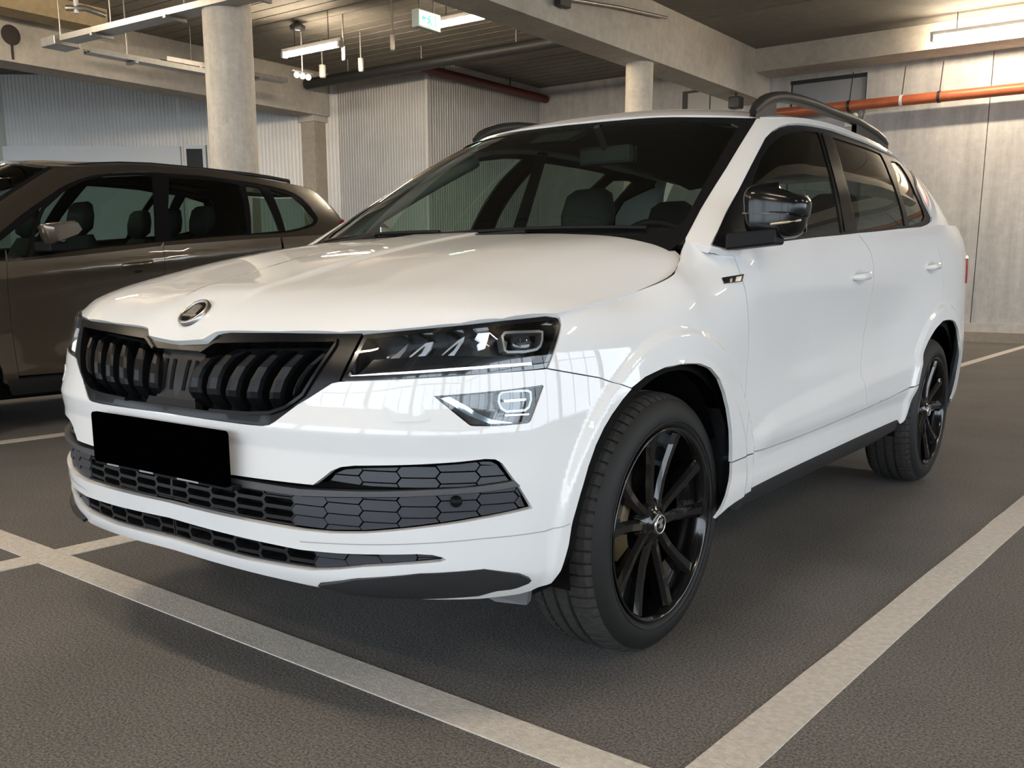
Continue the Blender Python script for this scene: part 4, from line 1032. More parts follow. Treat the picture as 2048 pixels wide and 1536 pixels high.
    MB().lathe([(.05, -.12), (.225, -.12)], 40, 'x').obj('backplate', M_DB, w)
    cal = MB(); cal.lathe([(.105, -.055), (.165, -.055), (.165, -.135), (.105, -.135)], 10, 'x', arc=(math.radians(150), math.radians(205)))
    cal.obj('brake_caliper', mat('caliper_bronze', (.075, .055, .025), .4, .5), w)
    return w
XF_, XR_ = .878, .903
wheel_fl = wheel(XF_, 0.0, 1, -.015); wheel(-XF_, 0.0, -1, -.015); wheel(XR_, 2.638, 1); wheel(-XR_, 2.638, -1)
# ---- wheel-arch liners and underbody
for wy in (0.0, 2.638):
    for s in (1, -1):
        MB().lathe([(.398, s*.84), (.402, s*.60), (.38, s*.52)], 30, 'x', (0, wy, .345), arc=(math.radians(-12), math.radians(192))).obj('arch_liner', M_DB, car)
        MB().box((s*.5-.02, wy-.42, .22), (s*.5+.02, wy+.42, .80)).obj('inner_wing', M_DB, car)
# flap behind each front wheel
for s in (1, -1):
    MB().add([(s*.872,.355,.60),(s*.878,.375,.58),(s*.878,.395,.40),(s*.865,.36,.32),(s*.70,.40,.60),(s*.70,.42,.58),(s*.70,.42,.40),(s*.70,.38,.30)], [(0,1,5,4),(1,2,6,5),(2,3,7,6),(0,4,7,3),(0,3,2,1)]).obj('splash_guard', M_PL, car)
    MB().lathe([(.0001, .004), (.008, .003), (.009, 0)], 10).obj('guard_screw', M_CH, car).matrix_local = Matrix.Translation((s*.878, .372, .565)) @ Matrix.Rotation(math.radians(90*s), 4, 'Y')
MB().box((-.74, -.42, .235), (.74, 3.25, .34)).obj('underbody', M_DB, car)
for s in (1, -1): MB().add([(s*.715,-.575,.285),(s*.80,-.50,.285),(s*.79,-.47,.285),(s*.70,-.55,.285),(s*.745,-.55,.262),(s*.795,-.50,.250),(s*.785,-.47,.25),(s*.74,-.53,.262)], [(0,1,5,4),(1,2,6,5),(2,3,7,6),(3,0,4,7),(4,5,6,7)]).obj('air_deflector', mat('deflector_grey', (.10, .10, .105), .5), car)
# ---- door handles, badges
def handle(px, mx):
    s = -1 if mx else 1; c = BAND.cast(*px)
    h = empty('door_handle'); h.parent = car
    ts = np.linspace(-1, 1, 11); rings = []
    for t in ts:
        o = .030*(1-abs(t)**4)+.002; hz = .0135*(1-.35*abs(t)**3)
        rg = []
        for (dz, oo) in ((-hz, o-.014), (-hz*.9, o-.003), (0, o+.001), (hz*.9, o-.003), (hz, o-.014), (0, o-.016)):
            p = BAND.pt(c[0]+.088*t, c[1]+dz+.006*t, oo)[0]; p[0] *= s; rg.append(p)
        rings.append(rg)
    k = 6; vs = [v for r in rings for v in r]; fs = [(i*k+j, i*k+(j+1) % k, (i+1)*k+(j+1) % k, (i+1)*k+j) for i in range(10) for j in range(k)]
    mb = MB().add(vs, fs, True); mb.add(vs[:k], [tuple(range(k))]); mb.add(vs[-k:], [tuple(range(k))]); mb.obj('grip', M_W, h)
    th = np.linspace(0, 2*math.pi, 25)[:-1]
    bowl = np.array([(c[0]+.055*math.cos(t), c[1]-.004+.030*math.sin(t)) for t in th])
    panel('bowl', BAND, bowl, mat('bowl_shade', (.62, .62, .62), .35, coat=1), h, step=.02, depth=0, off=.0012, mirror=mx)
for px in ((1721, 552), (1864, 533)):
    for mx in MIR: handle(px, mx)
BDG = BAND.trace([(1443,556.6),(1486,549),(1482,564),(1448,568)])
for mx in MIR:
    panel('wing_badge', BAND, BDG, M_GB, car, step=.03, depth=.004, off=.004, mirror=mx)
    panel('badge_mark', BAND, BAND.trace([(1470,555),(1481,553),(1478,563),(1468,564)]), mat('badge_silver', (.5, .5, .48), .3, .7), car, step=.03, depth=.001, off=.0048, mirror=mx)
    panel('badge_mark', BAND, BAND.trace([(1458,559),(1462,558),(1461,565),(1457,566)]), mat('badge_silver', (.5, .5, .48), .3, .7), car, step=.03, depth=.001, off=.0048, mirror=mx)
# ---- door mirrors
def door_mirror(s):
    m = empty('door_mirror'); m.parent = car
    yc = .44; c = at(1553, 428, y=yc); cx = float(c[0]); zc = float(c[2])
    def shell(z0, z1, name, mt, grow=0.0):
        rings = []; nz = 12; na = 28
        for i in range(nz+1):
            v = z0+(z1-z0)*i/nz           # -1..1
            k = (1-abs(v)**4.5)**(1/3.0) if abs(v) < 1 else 0.0
            k = max(k, .02)
            rg = []
            for j in range(na):
                t = 2*math.pi*j/na; ct, st = math.cos(t), math.sin(t)
                ex = np.sign(ct)*abs(ct)**.55; ey = np.sign(st)*abs(st)**.75
                xx = (.086+grow)*ex*k*(1+.10*v) + .004*v; yy = (.066+grow)*ey*k
                if yy > .03: yy = .03+(yy-.03)*.25
                zz = (.069+grow)*v - .016*ex*(1 if v > 0 else .2) 
                rg.append(((cx+xx)*s, yc+yy, zc+zz))
            rings.append(rg)
        vs = [p for r in rings for p in r]; fs = [(i*na+j, i*na+(j+1) % na, (i+1)*na+(j+1) % na, (i+1)*na+j) for i in range(nz) for j in range(na)]
        mb = MB().add(vs, fs, True); mb.add(rings[0], [tuple(range(na))]); mb.add(rings[-1], [tuple(range(na))]); return mb.obj(name, mt, m)
    M_MB = mat('mirror_black', (.005, .005, .0055), .16, spec=.3); shell(-.02, 1.0, 'cap', M_MB); shell(-1.0, -.03, 'lower_shell', M_MB, -.002)
    st = MB(); st.tube([((cx-.075)*s, yc-.054, zc+.002), ((cx)*s, yc-.0665, zc-.002), ((cx+.055)*s, yc-.060, zc-.004), ((cx+.083)*s, yc-.03, zc-.008)], .0022, 6); st.obj('cap_seam', mat('seam_grey', (.10, .10, .10), .3), m)
    st = MB(); st.tube([((cx+.01)*s, yc-.064, zc-.030), ((cx+.05)*s, yc-.060, zc-.026), ((cx+.080)*s, yc-.030, zc-.020)], .0036, 8); st.obj('indicator', mat('indicator_clear', (.45, .36, .22), .15, .3, coat=1), m)
    a0 = at(1456, 484, x=.865); a1 = at(1556, 473, y=yc-.05)
    vs = []
    for p, hz, dy in ((a0, .022, .0), (a1, .021, 0)):
        for dz in (hz, -hz):
            for dd in (-.02, .05): vs.append((p[0]*s, p[1]+dd, p[2]+dz))
    MB().add(vs, [(0,1,3,2),(4,6,7,5),(0,4,5,1),(2,3,7,6),(0,2,6,4),(1,5,7,3)]).obj('arm', M_SB, m, bevel=.006)
    MB().box(((cx-.07)*s if s > 0 else (cx+.07)*s, yc+.042, zc-.048), ((cx+.07)*s if s > 0 else (cx-.07)*s, yc+.046, zc+.048)).obj('mirror_glass', mat('mirror_glass', (.7, .72, .74), .02, 1.0), m)
door_mirror(1)
# the far mirror is folded in against its door
_before = set(bpy.data.objects); door_mirror(-1)
_c = at(1553, 428, y=.44); _pv = Vector((-float(_c[0]), .44, float(_c[2])))
_m = [o for o in set(bpy.data.objects)-_before if o.name.startswith('door_mirror')][0]
_m.matrix_local = Matrix.Translation((-.93, .82, float(_c[2])-.02)) @ Matrix.Rotation(math.radians(-68), 4, 'Z') @ Matrix.Translation(-_pv)
# ---- roof rails
rp = [(1506,224),(1514,213),(1524,204),(1535,198.5),(1548,195),(1566,194),(1595,199.5),(1625,208.5),(1659,223),(1709,241),(1748,265),(1764,279),(1772,288)]
RP = [at(px, py, x=.605-.02*(i/12)) for i, (px, py) in enumerate(rp)]
M_RAIL = mat('rail_black', (.020, .019, .0175), .4, spec=.3)
for s in (1, -1):
    r = empty('roof_rail'); r.parent = car
    pts = [np.array([p[0]*s, p[1], p[2]]) for p in RP]
    MB().tube(pts, [.013]+[.020]*11+[.013], 10).obj('rail_bar', M_RAIL, r)
    web = MB()
    vs = [];
    for p in pts[:5]:
        zr = float(roof_f(np.array([p[0]]), np.array([p[1]]))[0, 2]); vs += [(p[0]-.010, p[1], p[2]), (p[0]+.010, p[1], p[2]), (p[0]-.012, p[1], zr-.01), (p[0]+.012, p[1], zr-.01)]
    web.add(vs, [f for i in range(4) for f in ((4*i, 4*i+4, 4*i+6, 4*i+2), (4*i+1, 4*i+3, 4*i+7, 4*i+5))]); web.obj('front_foot', M_RAIL, r)
    web = MB(); vs = []
    for p in pts[-4:]:
        zr = float(roof_f(np.array([p[0]]), np.array([p[1]]))[0, 2]); vs += [(p[0]-.010, p[1], p[2]), (p[0]+.010, p[1], p[2]), (p[0]-.012, p[1], zr-.01), (p[0]+.012, p[1], zr-.01)]
    web.add(vs, [f for i in range(3) for f in ((4*i, 4*i+4, 4*i+6, 4*i+2), (4*i+1, 4*i+3, 4*i+7, 4*i+5))]); web.obj('rear_foot', M_RAIL, r)
# ---- wipers and cowl
wp = empty('wipers'); wp.parent = car
def gp(a, b, o): 
    p = GH.pt(abs(a), b, o)[0]; p[0] *= (1 if a >= 0 else -1); return p
for (a0, a1) in ((-.10, .60), (-.60, -.02)):
    MB().tube([gp(a0+(a1-a0)*t, .012+.03*t*(1-t)+.012*t, .010) for t in np.linspace(0, 1, 12)], .006, 8).obj('blade', M_SB, wp)
    MB().tube([gp(a0+(a1-a0)*t, -.015+.045*t, .022) for t in np.linspace(0.02, .55, 8)], [.011]+[.008]*7, 8).obj('arm', M_SB, wp)
ck = MB(); vs = []
for x in np.linspace(-.72, .72, 25):
    yb = np.interp(abs(x), [0,.25,.45,.62,.745], [.150,.158,.18,.215,.255]); zb_ = 1.045
    g = gp(x*.98, -.02, -.006); vs += [(x, yb, zb_), tuple(g)]
ck.add(vs, [(2*i, 2*i+2, 2*i+3, 2*i+1) for i in range(24)]); ck.obj('cowl', M_SB, car)
# ---- cabin
cab = empty('cabin'); cab.parent = car
MB().box((-.74, .35, .32), (.74, 3.2, .38)).obj('cabin_floor', M_INT, cab)
ds = MB(); vs = []
for x in np.linspace(-.72, .72, 13):
    w = 1-.25*abs(x)/.72
    vs += [(x, .22+.12*abs(x), 1.045), (x, .62, 1.035+.018*math.cos(x*2)), (x, .80-.04*(1-w), .99), (x, .82, .80), (x, .75, .60), (x, .2, .60)]
ds.add(vs, [(6*i+j, 6*i+6+j, 6*i+7+j, 6*i+1+j) for i in range(12) for j in range(5)], True); ds.obj('dashboard', M_INT, cab)
sw = MB(); c0 = np.array([.36, .93, .985]); nrm = np.array([0, .88, .47]); e1 = np.array([1., 0, 0]); e2 = np.cross(nrm, e1); e2 /= np.linalg.norm(e2)
sw.tube([c0+.185*(math.cos(t)*e1+math.sin(t)*e2) for t in np.linspace(0, 2*math.pi, 33)[:-1]], .016, 10, closed=True)
for t in (math.radians(-5), math.radians(185), math.radians(270)): sw.tube([c0-nrm*.03, c0+.18*(math.cos(t)*e1+math.sin(t)*e2)], .016, 8)
sw.tube([c0-nrm*.02, c0-nrm*.28], .05, 12); sw.obj('steering_wheel', M_SB, cab)
def seat(x, y, w=.25, rear=False):
    s_ = empty('rear_seat' if rear else 'front_seat', (x, y, 0)); s_.parent = cab
    def loft(secs, name):
        vs = []; n = 20
        for (cy, cz, hw_, th, ty, tz) in secs:
            for j in range(n):
                t = 2*math.pi*j/n; cx_ = hw_*np.sign(math.cos(t))*abs(math.cos(t))**.55; cc = th*np.sign(math.sin(t))*abs(math.sin(t))**.7
                vs.append((cx_, cy+cc*ty, cz+cc*tz))
        k = len(secs); fs = [(i*n+j, i*n+(j+1) % n, (i+1)*n+(j+1) % n, (i+1)*n+j) for i in range(k-1) for j in range(n)]
        mb = MB().add(vs, fs, True); mb.add(vs[:n], [tuple(range(n))]); mb.add(vs[-n:], [tuple(range(n))]); mb.obj(name, M_INT, s_)
    loft([(-.30,.52,w*.9,.06,.1,1),(-.15,.54,w,.08,0,1),(.15,.52,w,.08,0,1),(.25,.52,w*.9,.06,0,1)], 'cushion')
    loft([(.16,.52,w*.85,.06,1,.2),(.20,.65,w,.075,1,.2),(.27,.88,w*.98,.07,1,.2),(.32,1.05,w*.78,.055,1,.2),(.335,1.12,w*.55,.035,1,.2)], 'backrest')
    loft([(.335,1.12,.05,.02,1,.2),(.335,1.16,.125,.05,1,.2),(.345,1.24,.13,.055,1,.2),(.355,1.32,.11,.045,1,.2),(.36,1.345,.07,.025,1,.2)], 'headrest')
for x in (.36, -.36): seat(x, 1.22)
for x in (.42, 0, -.42): seat(x, 2.12, .22, True)
rm_ = empty('rear_view_mirror'); rm_.parent = cab
P0 = at(1210, 311, y=.86); MB().box((P0[0]-.105, .85, P0[2]-.032), (P0[0]+.105, .885, P0[2]+.032)).obj('mirror_body', M_INT, rm_, bevel=.012)
MB().box((P0[0]-.112, .8865, P0[2]-.026), (P0[0]+.112, .8875, P0[2]+.026)).obj('mirror_face', mat('mirror_glass', (.7, .72, .74), .02, 1.0), rm_)
MB().tube([(P0[0], .86, P0[2]+.02), (P0[0], .80, P0[2]+.09)], .012, 8).obj('stalk', M_INT, rm_)
MB().add([tuple(GH.pt(abs(a_), b_, -.012)[0]*np.array([1 if a_ >= 0 else -1, 1, 1])+np.array([0, dy_, 0])) for dy_ in (0, .05) for a_, b_ in ((-.11,.485),(.11,.485),(.08,.40),(-.08,.40))], [(0,1,2,3),(7,6,5,4),(0,4,5,1),(1,5,6,2),(2,6,7,3),(3,7,4,0)]).obj('sensor_pod', M_INT, rm_)
hl_ = MB(); vs = []
for y in np.linspace(1.0, 3.0, 12):
    for x in np.linspace(-.58, .58, 9): vs.append((x, y, float(roof_f(np.array([x]), np.array([y]))[0, 2])-.035))
hl_.add(vs, [(9*i+j, 9*i+j+1, 9*i+j+10, 9*i+j+9) for i in range(11) for j in range(8)], True); hl_.obj('headliner', mat('headliner', (.10, .10, .095), .9), cab)
for s in (1, -1):
    MB().tube([GH.pt(.735, b, -.055)[0]*np.array([s, 1, 1]) for b in np.linspace(.06, .47, 8)], .026, 8).obj('pillar_trim', mat('pillar_trim', (.16, .155, .145), .7), cab)
    MB().box((s*.80-.02, 1.52, .5), (s*.80+.02, 1.62, 1.1)).obj('belt_post', M_INT, cab)
    MB().add([(s*.81,1.55,1.08),(s*.81,1.66,1.08),(s*.655,1.68,1.53),(s*.655,1.60,1.53)], [(0,1,2,3)]).obj('belt_post_trim', M_INT, cab)
# ================================================================== BROWN CAR
BO = (-4.85, 0.0, 0.0)
bc = empty('car', BO); tag(bc, 'bronze-brown estate car with roof rails parked beyond the empty bay', 'car')
M_BR = mat('brown_paint', (.085, .069, .052), .32, .65, coat=1.0)
M_BGL = glass_mat('brown_car_glass', (.36, .44, .40))
_iy = pchip([-.75,-.6,-.45,-.2,.3,1.0,2.5,3.2,3.7,3.95,4.1], np.array([.75,.34,.17,.06,.012,0,0,.015,.07,.20,.55])[:, None])
_iz = pchip([.15,.24,.30,.36,.44,.60,.80,.92,.98,1.04,1.12,1.2,1.3,1.4], np.array([.16,.09,.05,.028,.034,.040,.030,.014,.0,.010,.018,.035,.06,.10])[:, None])
def side2(a, b):
    a = np.asarray(a, float); b = np.asarray(b, float); sh = .105*(a-1.0)*sstep(b, .6, .95)
    led = .014*sstep(b, .40, .46)*(1-sstep(b, .47+.04*(a-1), .56+.06*(a-1)))*sstep(a, .95, 1.25)
    return np.stack([.90-_iy(a)[:, 0]-_iz(b-sh)[:, 0]+led, a, b], 1)
SD2 = Surf(side2, (-.75, 4.1), (.15, 1.45), .05, .03, org=BO)
if SD2.normal(np.array([1.5]), np.array([.7]))[0, 0] < 0: SD2.flip = True
GB2 = np.array([(0,-.05,1.05),(.50,.04,1.05),(.75,.22,1.04),(.835,.38,1.03),(.85,.8,1.045),(.85,1.3,1.10),(.85,1.8,1.16),(.84,2.4,1.215),(.82,2.9,1.255),(.80,3.35,1.285),(.74,3.72,1.30),(.45,3.95,1.31),(0,4.0,1.31)])
GT2 = np.array([(0,1.12,1.715),(.30,1.17,1.708),(.42,1.26,1.685),(.47,1.40,1.675),(.485,1.6,1.700),(.49,1.8,1.722),(.49,2.1,1.742),(.49,2.5,1.748),(.48,2.9,1.735),(.47,3.3,1.71),(.44,3.58,1.69),(.25,3.74,1.675),(0,3.78,1.67)])
_g2 = _arc(.5*GB2+.5*GT2); aD = float(_g2[10]); _b2, _t2 = pchip(_g2, GB2), pchip(_g2, GT2)
def glass2(a, b):
    a = np.asarray(a, float); b = np.asarray(b, float); sg = np.where(a < 0, -1.0, 1.0); a = np.abs(a)
    B, T = _b2(a), _t2(a); t = (b/.55)[:, None]; P = B+(T-B)*t; h = .01
    n = np.cross(_b2(a+h)+_t2(a+h)-_b2(a-h)-_t2(a-h), T-B); n /= np.linalg.norm(n, axis=1, keepdims=True)+1e-9
    P = P+n*(4*t*(1-t)*.03); P[:, 0] *= sg; return P
GH2 = Surf(glass2, (-.01, float(_g2[-1])), (-.08, .55), .04, .03, org=BO)
if GH2.normal(np.array([2.0]), np.array([.25]))[0, 0] < 0: GH2.flip = True
D2 = smooth_poly(GH2.trace([(-30,524),(40,516),(117,507),(195,496),(293,487.5),(398,477),(495,470),(573,466),(612,458),(632,450),(637,440),(634,430),(612.5,402),(583,382),(524.6,368),(446.5,356.6),(400,350),(339,346),(293,342),(205,346),(166,354.7),(125,372),(94,394),(58.6,417),(0,464),(-40,498)]), 1)
GLS = [('quarter_light', [(-25,516),(0,482),(60,432),(84,412),(54,508)]), ('front_side_window', [(62,506),(92,415),(128,381),(168,361),(205,352.5),(290,349),(304,353),(309,420),(311,483),(195,492)]), ('rear_side_window', [(338,353),(446,363),(478,369),(494,466),(398,474),(342,481),(337,420)]), ('rear_side_window', [(491,370),(520,375),(558,461),(504,466)]), ('quarter_window', [(541,379),(583,391),(607,411),(629,437),(625,446),(600,455),(572,461)])]
gp2 = [GH2.trace(L) for _, L in GLS]
for mx in MIR:
    panel('window_trim', GH2, D2, M_GB, bc, gp2, step=.03, depth=.01, off=-.006, gap=.001, mirror=mx)
    for (nm, _), P in zip(GLS, gp2): panel(nm, GH2, inset_poly(P, -.006), M_BGL, bc, step=.06, depth=0, off=-.010, mirror=mx)
    wo = [(.70,-.03),(.72,.2),(.735,.54)]
    panel('side_frame', GH2, wo+[(1.2,.55),(2.4,.55),(aD,.55),(aD+.08,.3),(aD+.10,-.03),(2.0,-.045),(1.0,-.06),(.80,-.05)], M_BR, bc, [D2], step=.025, depth=.015, mirror=mx)
    FS = SD2.trace([(12,500),(15,560),(20,620),(28,690),(38,752)]); BSp = SD2.trace([(327,484),(329,520),(330,560)]); yb0 = float(BSp[-1][0])
    yf = float(FS[0][0]); bz = lambda y: float(np.interp(y, GB2[4:, 1], GB2[4:, 2]))+.004
    fs = [tuple(p) for p in FS]
    wing2 = [(-.72,.30),(-.10,.30)]+[(.30+.38*math.cos(t), .34+.38*math.sin(t)) for t in np.linspace(math.pi*1.02, -.05, 16)]+[(.72,.30),(fs[-1][0],.335)]+fs[::-1]+[(yf, 1.05),(.45,1.045),(.2,1.02),(-.2,.95),(-.6,.82),(-.72,.72)]
    panel('front_wing', SD2, wing2, M_BR, bc, step=.03, depth=.012, gap=.001, mirror=mx)
    fd = fs+[(yb0-.02,.345)]+[(yb0,.7)]+[tuple(p) for p in BSp[::-1]]+[(yb0-.02, bz(yb0)),(1.5,bz(1.5)),(1.2,bz(1.2)),(yf,bz(yf))]
    panel('front_door', SD2, fd, M_BR, bc, step=.025, depth=.012, gap=.0018, mirror=mx)
    rd2 = [(yb0-.02,.345),(2.55,.345)]+[(3.0+.40*math.cos(t), .34+.40*math.sin(t)) for t in np.linspace(math.pi*.95, math.pi*.6, 8)]+[(2.86,bz(2.86)),(2.4,bz(2.4)),(yb0-.02,bz(yb0))]+[tuple(p) for p in BSp]+[(yb0,.7)]
    panel('rear_door', SD2, rd2, M_BR, bc, step=.03, depth=.012, gap=.0018, mirror=mx)
    qt2 = [(2.88,bz(2.86)),(2.90,.75)]+[(3.0+.40*math.cos(t), .34+.40*math.sin(t)) for t in np.linspace(math.pi*.57, -.05, 12)]+[(3.42,.28),(4.08,.30),(4.08,1.3),(3.7,bz(3.7)),(3.3,bz(3.3))]
    panel('rear_quarter', SD2, qt2, M_BR, bc, step=.04, depth=.012, gap=.001, mirror=mx)
    panel('sill', SD2, [(.70,.335),(2.60,.335),(2.60,.30),(2.55,.235),(.75,.235)], M_PL, bc, step=.04, depth=.03, off=.004, mirror=mx)
    panel('inner_shell', SD2, [(.72,.24),(2.55,.24),(2.6,.5),(2.8,.7),(3.4,.5),(3.8,.4),(3.8,1.2),(2.4,1.17),(.6,1.0),(.2,.9),(.6,.72),(.72,.5)], M_DB, bc, step=.08, depth=0, off=-.04, mirror=mx)
    # rear lamp edge
    panel('tail_lamp', GH2, [(aD-.06,.02),(aD+.10,.02),(aD+.09,.17),(aD-.02,.14)], M_RED, bc, step=.03, depth=.02, off=.012, mirror=mx)
panel('windscreen', GH2, [(0,-.04),(.55,-.04),(.66,-.02),(.69,.2),(.70,.52),(.5,.53),(0,.53)], M_BGL, bc, step=.06, depth=0, off=-.002, mirror='both')
for mx in MIR: panel('windscreen_seal', GH2, [(.655,-.03),(.70,-.03),(.72,.2),(.735,.54),(.70,.545),(.69,.2)], M_GB, bc, step=.03, depth=.01, mirror=mx)
panel('rear_window', GH2, [(aD+.12,.02),(aD+.10,.5),(float(_g2[-1]),.5),(float(_g2[-1]),.02)], M_BGL, bc, step=.1, depth=0, mirror='both')
def roof2(a, b):
    zc = np.interp(b, [.9,1.12,1.4,1.8,2.2,2.7,3.2,3.78], [1.66,1.715,1.745,1.765,1.772,1.765,1.735,1.67]); ze = np.interp(b, GT2[3:11, 1], GT2[3:11, 2])
    ze = np.where(b < 1.4, 1.675-(1.4-b)*.12, ze); k = (np.abs(a)/.49)**2.6
    return np.stack([a, b, zc*(1-k)+ze*k], 1)
RF2 = Surf(roof2, (0, .5), (1.1, 3.8), .1, .1)
if RF2.normal(np.array([.2]), np.array([2.]))[0, 2] < 0: RF2.flip = True
tp2 = _t2(np.linspace(0, float(_g2[-1]), 50))
panel('roof', RF2, [(0,1.122)]+[(float(p[0]), float(p[1])) for p in tp2[1:-1]]+[(0,3.778)], M_BR, bc, step=.05, depth=.02, mirror='both')
# bonnet, nose and tail
nb = MB(); vs = []
for y, hw_, z, cr in ((-.74,.55,.72,.03),(-.66,.66,.82,.04),(-.5,.72,.88,.05),(-.2,.76,.955,.05),(.1,.77,1.00,.05),(.25,.76,1.035,.02)):
    for u in np.linspace(-1, 1, 11): vs.append((u*hw_, y+(.12*u*u if y > .05 else 0), z+cr*(1-u*u)))
nb.add(vs, [(11*i+j, 11*i+j+1, 11*i+j+12, 11*i+j+11) for i in range(5) for j in range(10)], True); nb.obj('bonnet', M_BR, bc)
nf = MB(); vs = []
for z, y, hw_ in ((.22,-.66,.66),(.35,-.76,.74),(.55,-.78,.76),(.74,-.74,.60)):
    for u in np.linspace(-1, 1, 13): vs.append((u*hw_, y+.28*abs(u)**3, z))
nf.add(vs, [(13*i+j, 13*i+j+1, 13*i+j+14, 13*i+j+13) for i in range(3) for j in range(12)], True); nf.obj('front_bumper', M_BR, bc)
for s in (1, -1): MB().lathe([(.0001, .03), (.06, .025), (.075, 0)], 18, 'y', (s*.55, -.70, .70)).obj('headlamp', M_CH, bc)
nt = MB(); vs = []
for z, y, hw_ in ((.25,4.05,.70),(.5,4.12,.78),(.8,4.10,.78),(1.1,4.06,.72),(1.31,4.0,.60)):
    for u in np.linspace(-1, 1, 11): vs.append((u*hw_, y-.16*abs(u)**3, z))
nt.add(vs, [(11*i+j, 11*i+j+1, 11*i+j+12, 11*i+j+11) for i in range(4) for j in range(10)], True); nt.obj('tailgate', M_BR, bc)
MB().box((-.72, -.6, .20), (.72, 3.7, .33)).obj('underbody', M_DB, bc)
# roof rails
rl = [(70,347),(85,341),(105,335),(140,329),(180,325.5),(240,324),(300,326),(400,335),(450,341),(500,346),(540,352),(577,359)]
for s in (1, -1):
    pts = []
    for px, py in rl: p = at(px, py, x=-4.85+.43); pts.append((s*.43, p[1], p[2]-.012))
    r = empty('roof_rail'); r.parent = bc
    MB().tube(pts, .016, 8).obj('rail_bar', M_RAIL, r)
    for k in (0, 5, 11): MB().tube([pts[k], (pts[k][0], pts[k][1], pts[k][2]-.05)], .014, 8).obj('rail_foot', M_RAIL, r)
# mirrors, handles
for s in (1, -1):
    dm = empty('door_mirror'); dm.parent = bc
    q = [(84,448),(148,440),(160,458),(150,470),(98,490),(90,470)]
    P = [at(px, py, x=-3.80) for px, py in q]; mb = MB(); f = []
    for dx, g in ((-.10, .8), (-.04, 1.0), (.03, 1.0), (.08, .75)):
        c = np.mean(P, axis=0); f.append([((p[0]-BO[0]+dx)*s, c[1]+(p[1]-c[1])*g, c[2]+(p[2]-c[2])*g) for p in P])
    vs = [v for r in f for v in r]; n = len(P)
    mb.add(vs, [(i*n+j, i*n+(j+1) % n, (i+1)*n+(j+1) % n, (i+1)*n+j) for i in range(3) for j in range(n)], True); mb.add(f[0], [tuple(range(n))]); mb.add(f[-1], [tuple(range(n))])
    mb.obj('cap', M_BR, dm, bevel=.012)
    p = at(105, 495, x=-3.90); MB().box((s*.82, p[1]-.05, p[2]-.025), (s*1.02, p[1]+.08, p[2]+.035) if s > 0 else (s*.82+.2*s, p[1]+.08, p[2]+.035)).obj('arm', M_SB, dm, bevel=.01)
    for px in ((276, 528),):
        p = at(*px, x=-3.95); hd = empty('door_handle'); hd.parent = bc
        MB().tube([(s*.895, p[1]-.11, p[2]-.012), (s*.925, p[1]-.07, p[2]-.006), (s*.93, p[1], p[2]), (s*.925, p[1]+.07, p[2]+.008), (s*.895, p[1]+.11, p[2]+.012)], .014, 8).obj('grip', mat('handle_chrome', (.25, .2, .15), .2, .9, coat=1), hd)
        MB().lathe([(.0001, 0), (.04, .001), (.06, 0)], 20, 'x', (s*.889, p[1], p[2])).obj('bowl', M_SB, hd)
# wheels and cabin
for (x, y, s) in ((.86, .30, 1), (-.86, .30, -1), (.86, 3.0, 1), (-.86, 3.0, -1)):
    w = copy_tree(wheel_fl, bc); w.location = (x, y, .34); w.rotation_euler.z = 0 if s > 0 else math.pi
    MB().lathe([(.40, s*.82), (.40, s*.55)], 24, 'x', (0, y, .34), arc=(0, math.pi)).obj('arch_liner', M_DB, bc)
cab2 = empty('cabin'); cab2.parent = bc
MB().box((-.75, .1, .35), (.75, 3.6, .42)).obj('cabin_floor', M_INT, cab2)
MB().box((-.74, .1, .60), (.74, .75, 1.04)).obj('dashboard', M_INT, cab2, bevel=.05)
for x in (.36, -.36): 
    o = copy_tree([c for c in cab.children if c.name.startswith('front_seat')][0], cab2); o.location = (x, 1.20, .12)
for x in (.42, 0, -.42):
    o = copy_tree([c for c in cab.children if c.name.startswith('rear_seat')][0], cab2); o.location = (x, 2.15, .14)
# ================================================================== SERVICES UNDER THE CEILING
# red pipe in front of the back wall
rpz = 3.47
rpp = tag(empty('sprinkler_pipe', (0, 13.1, rpz)), 'orange-red sprinkler pipe running along the back wall', 'pipe')
MB().tube([(x, 0, 0) for x in np.linspace(-4.4, 11.6, 9)], .075, 16).obj('pipe_run', M_PIPE, rpp)
for x, m in ((-3.0, M_DARKM), (-2.24, M_WHT), (-1.72, M_DARKM), (.9, M_DARKM), (3.4, M_DARKM), (6.0, M_DARKM)):
    MB().tube([(x-.02, 0, 0), (x+.02, 0, 0)], .084, 16).obj('pipe_clamp', m, rpp)
    MB().tube([(x, 0, .07), (x, .1, .5)], .008, 6).obj('pipe_hanger', M_DARKM, rpp)
dp = tag(empty('drain_pipe', (0, 9.5, 4.13)), 'black drain pipe crossing under the ceiling above the metal enclosure', 'pipe')
MB().tube([(x, 0, 0) for x in np.linspace(-11.0, -5.2, 7)], .085, 14).obj('pipe_run', M_DARKM, dp)
for x in (-10.0, -8.4, -6.6): MB().tube([(x, 0, .08), (x, 0, CEIL-4.13)], .01, 6).obj('pipe_hanger', M_GALV, dp)
r2 = tag(empty('brown_pipe', (-8.72, 0, 4.18)), 'dark red pipe along the top of the enclosure side', 'pipe')
MB().tube([(0, y, 0) for y in np.linspace(9.6, 13.3, 5)], .07, 12).obj('pipe_run', mat('dark_red', (.10, .018, .012), .5), r2)
for y in (10.4, 12.2): MB().tube([(0, y, .06), (0, y, .22)], .01, 6).obj('pipe_hanger', M_DARKM, r2)
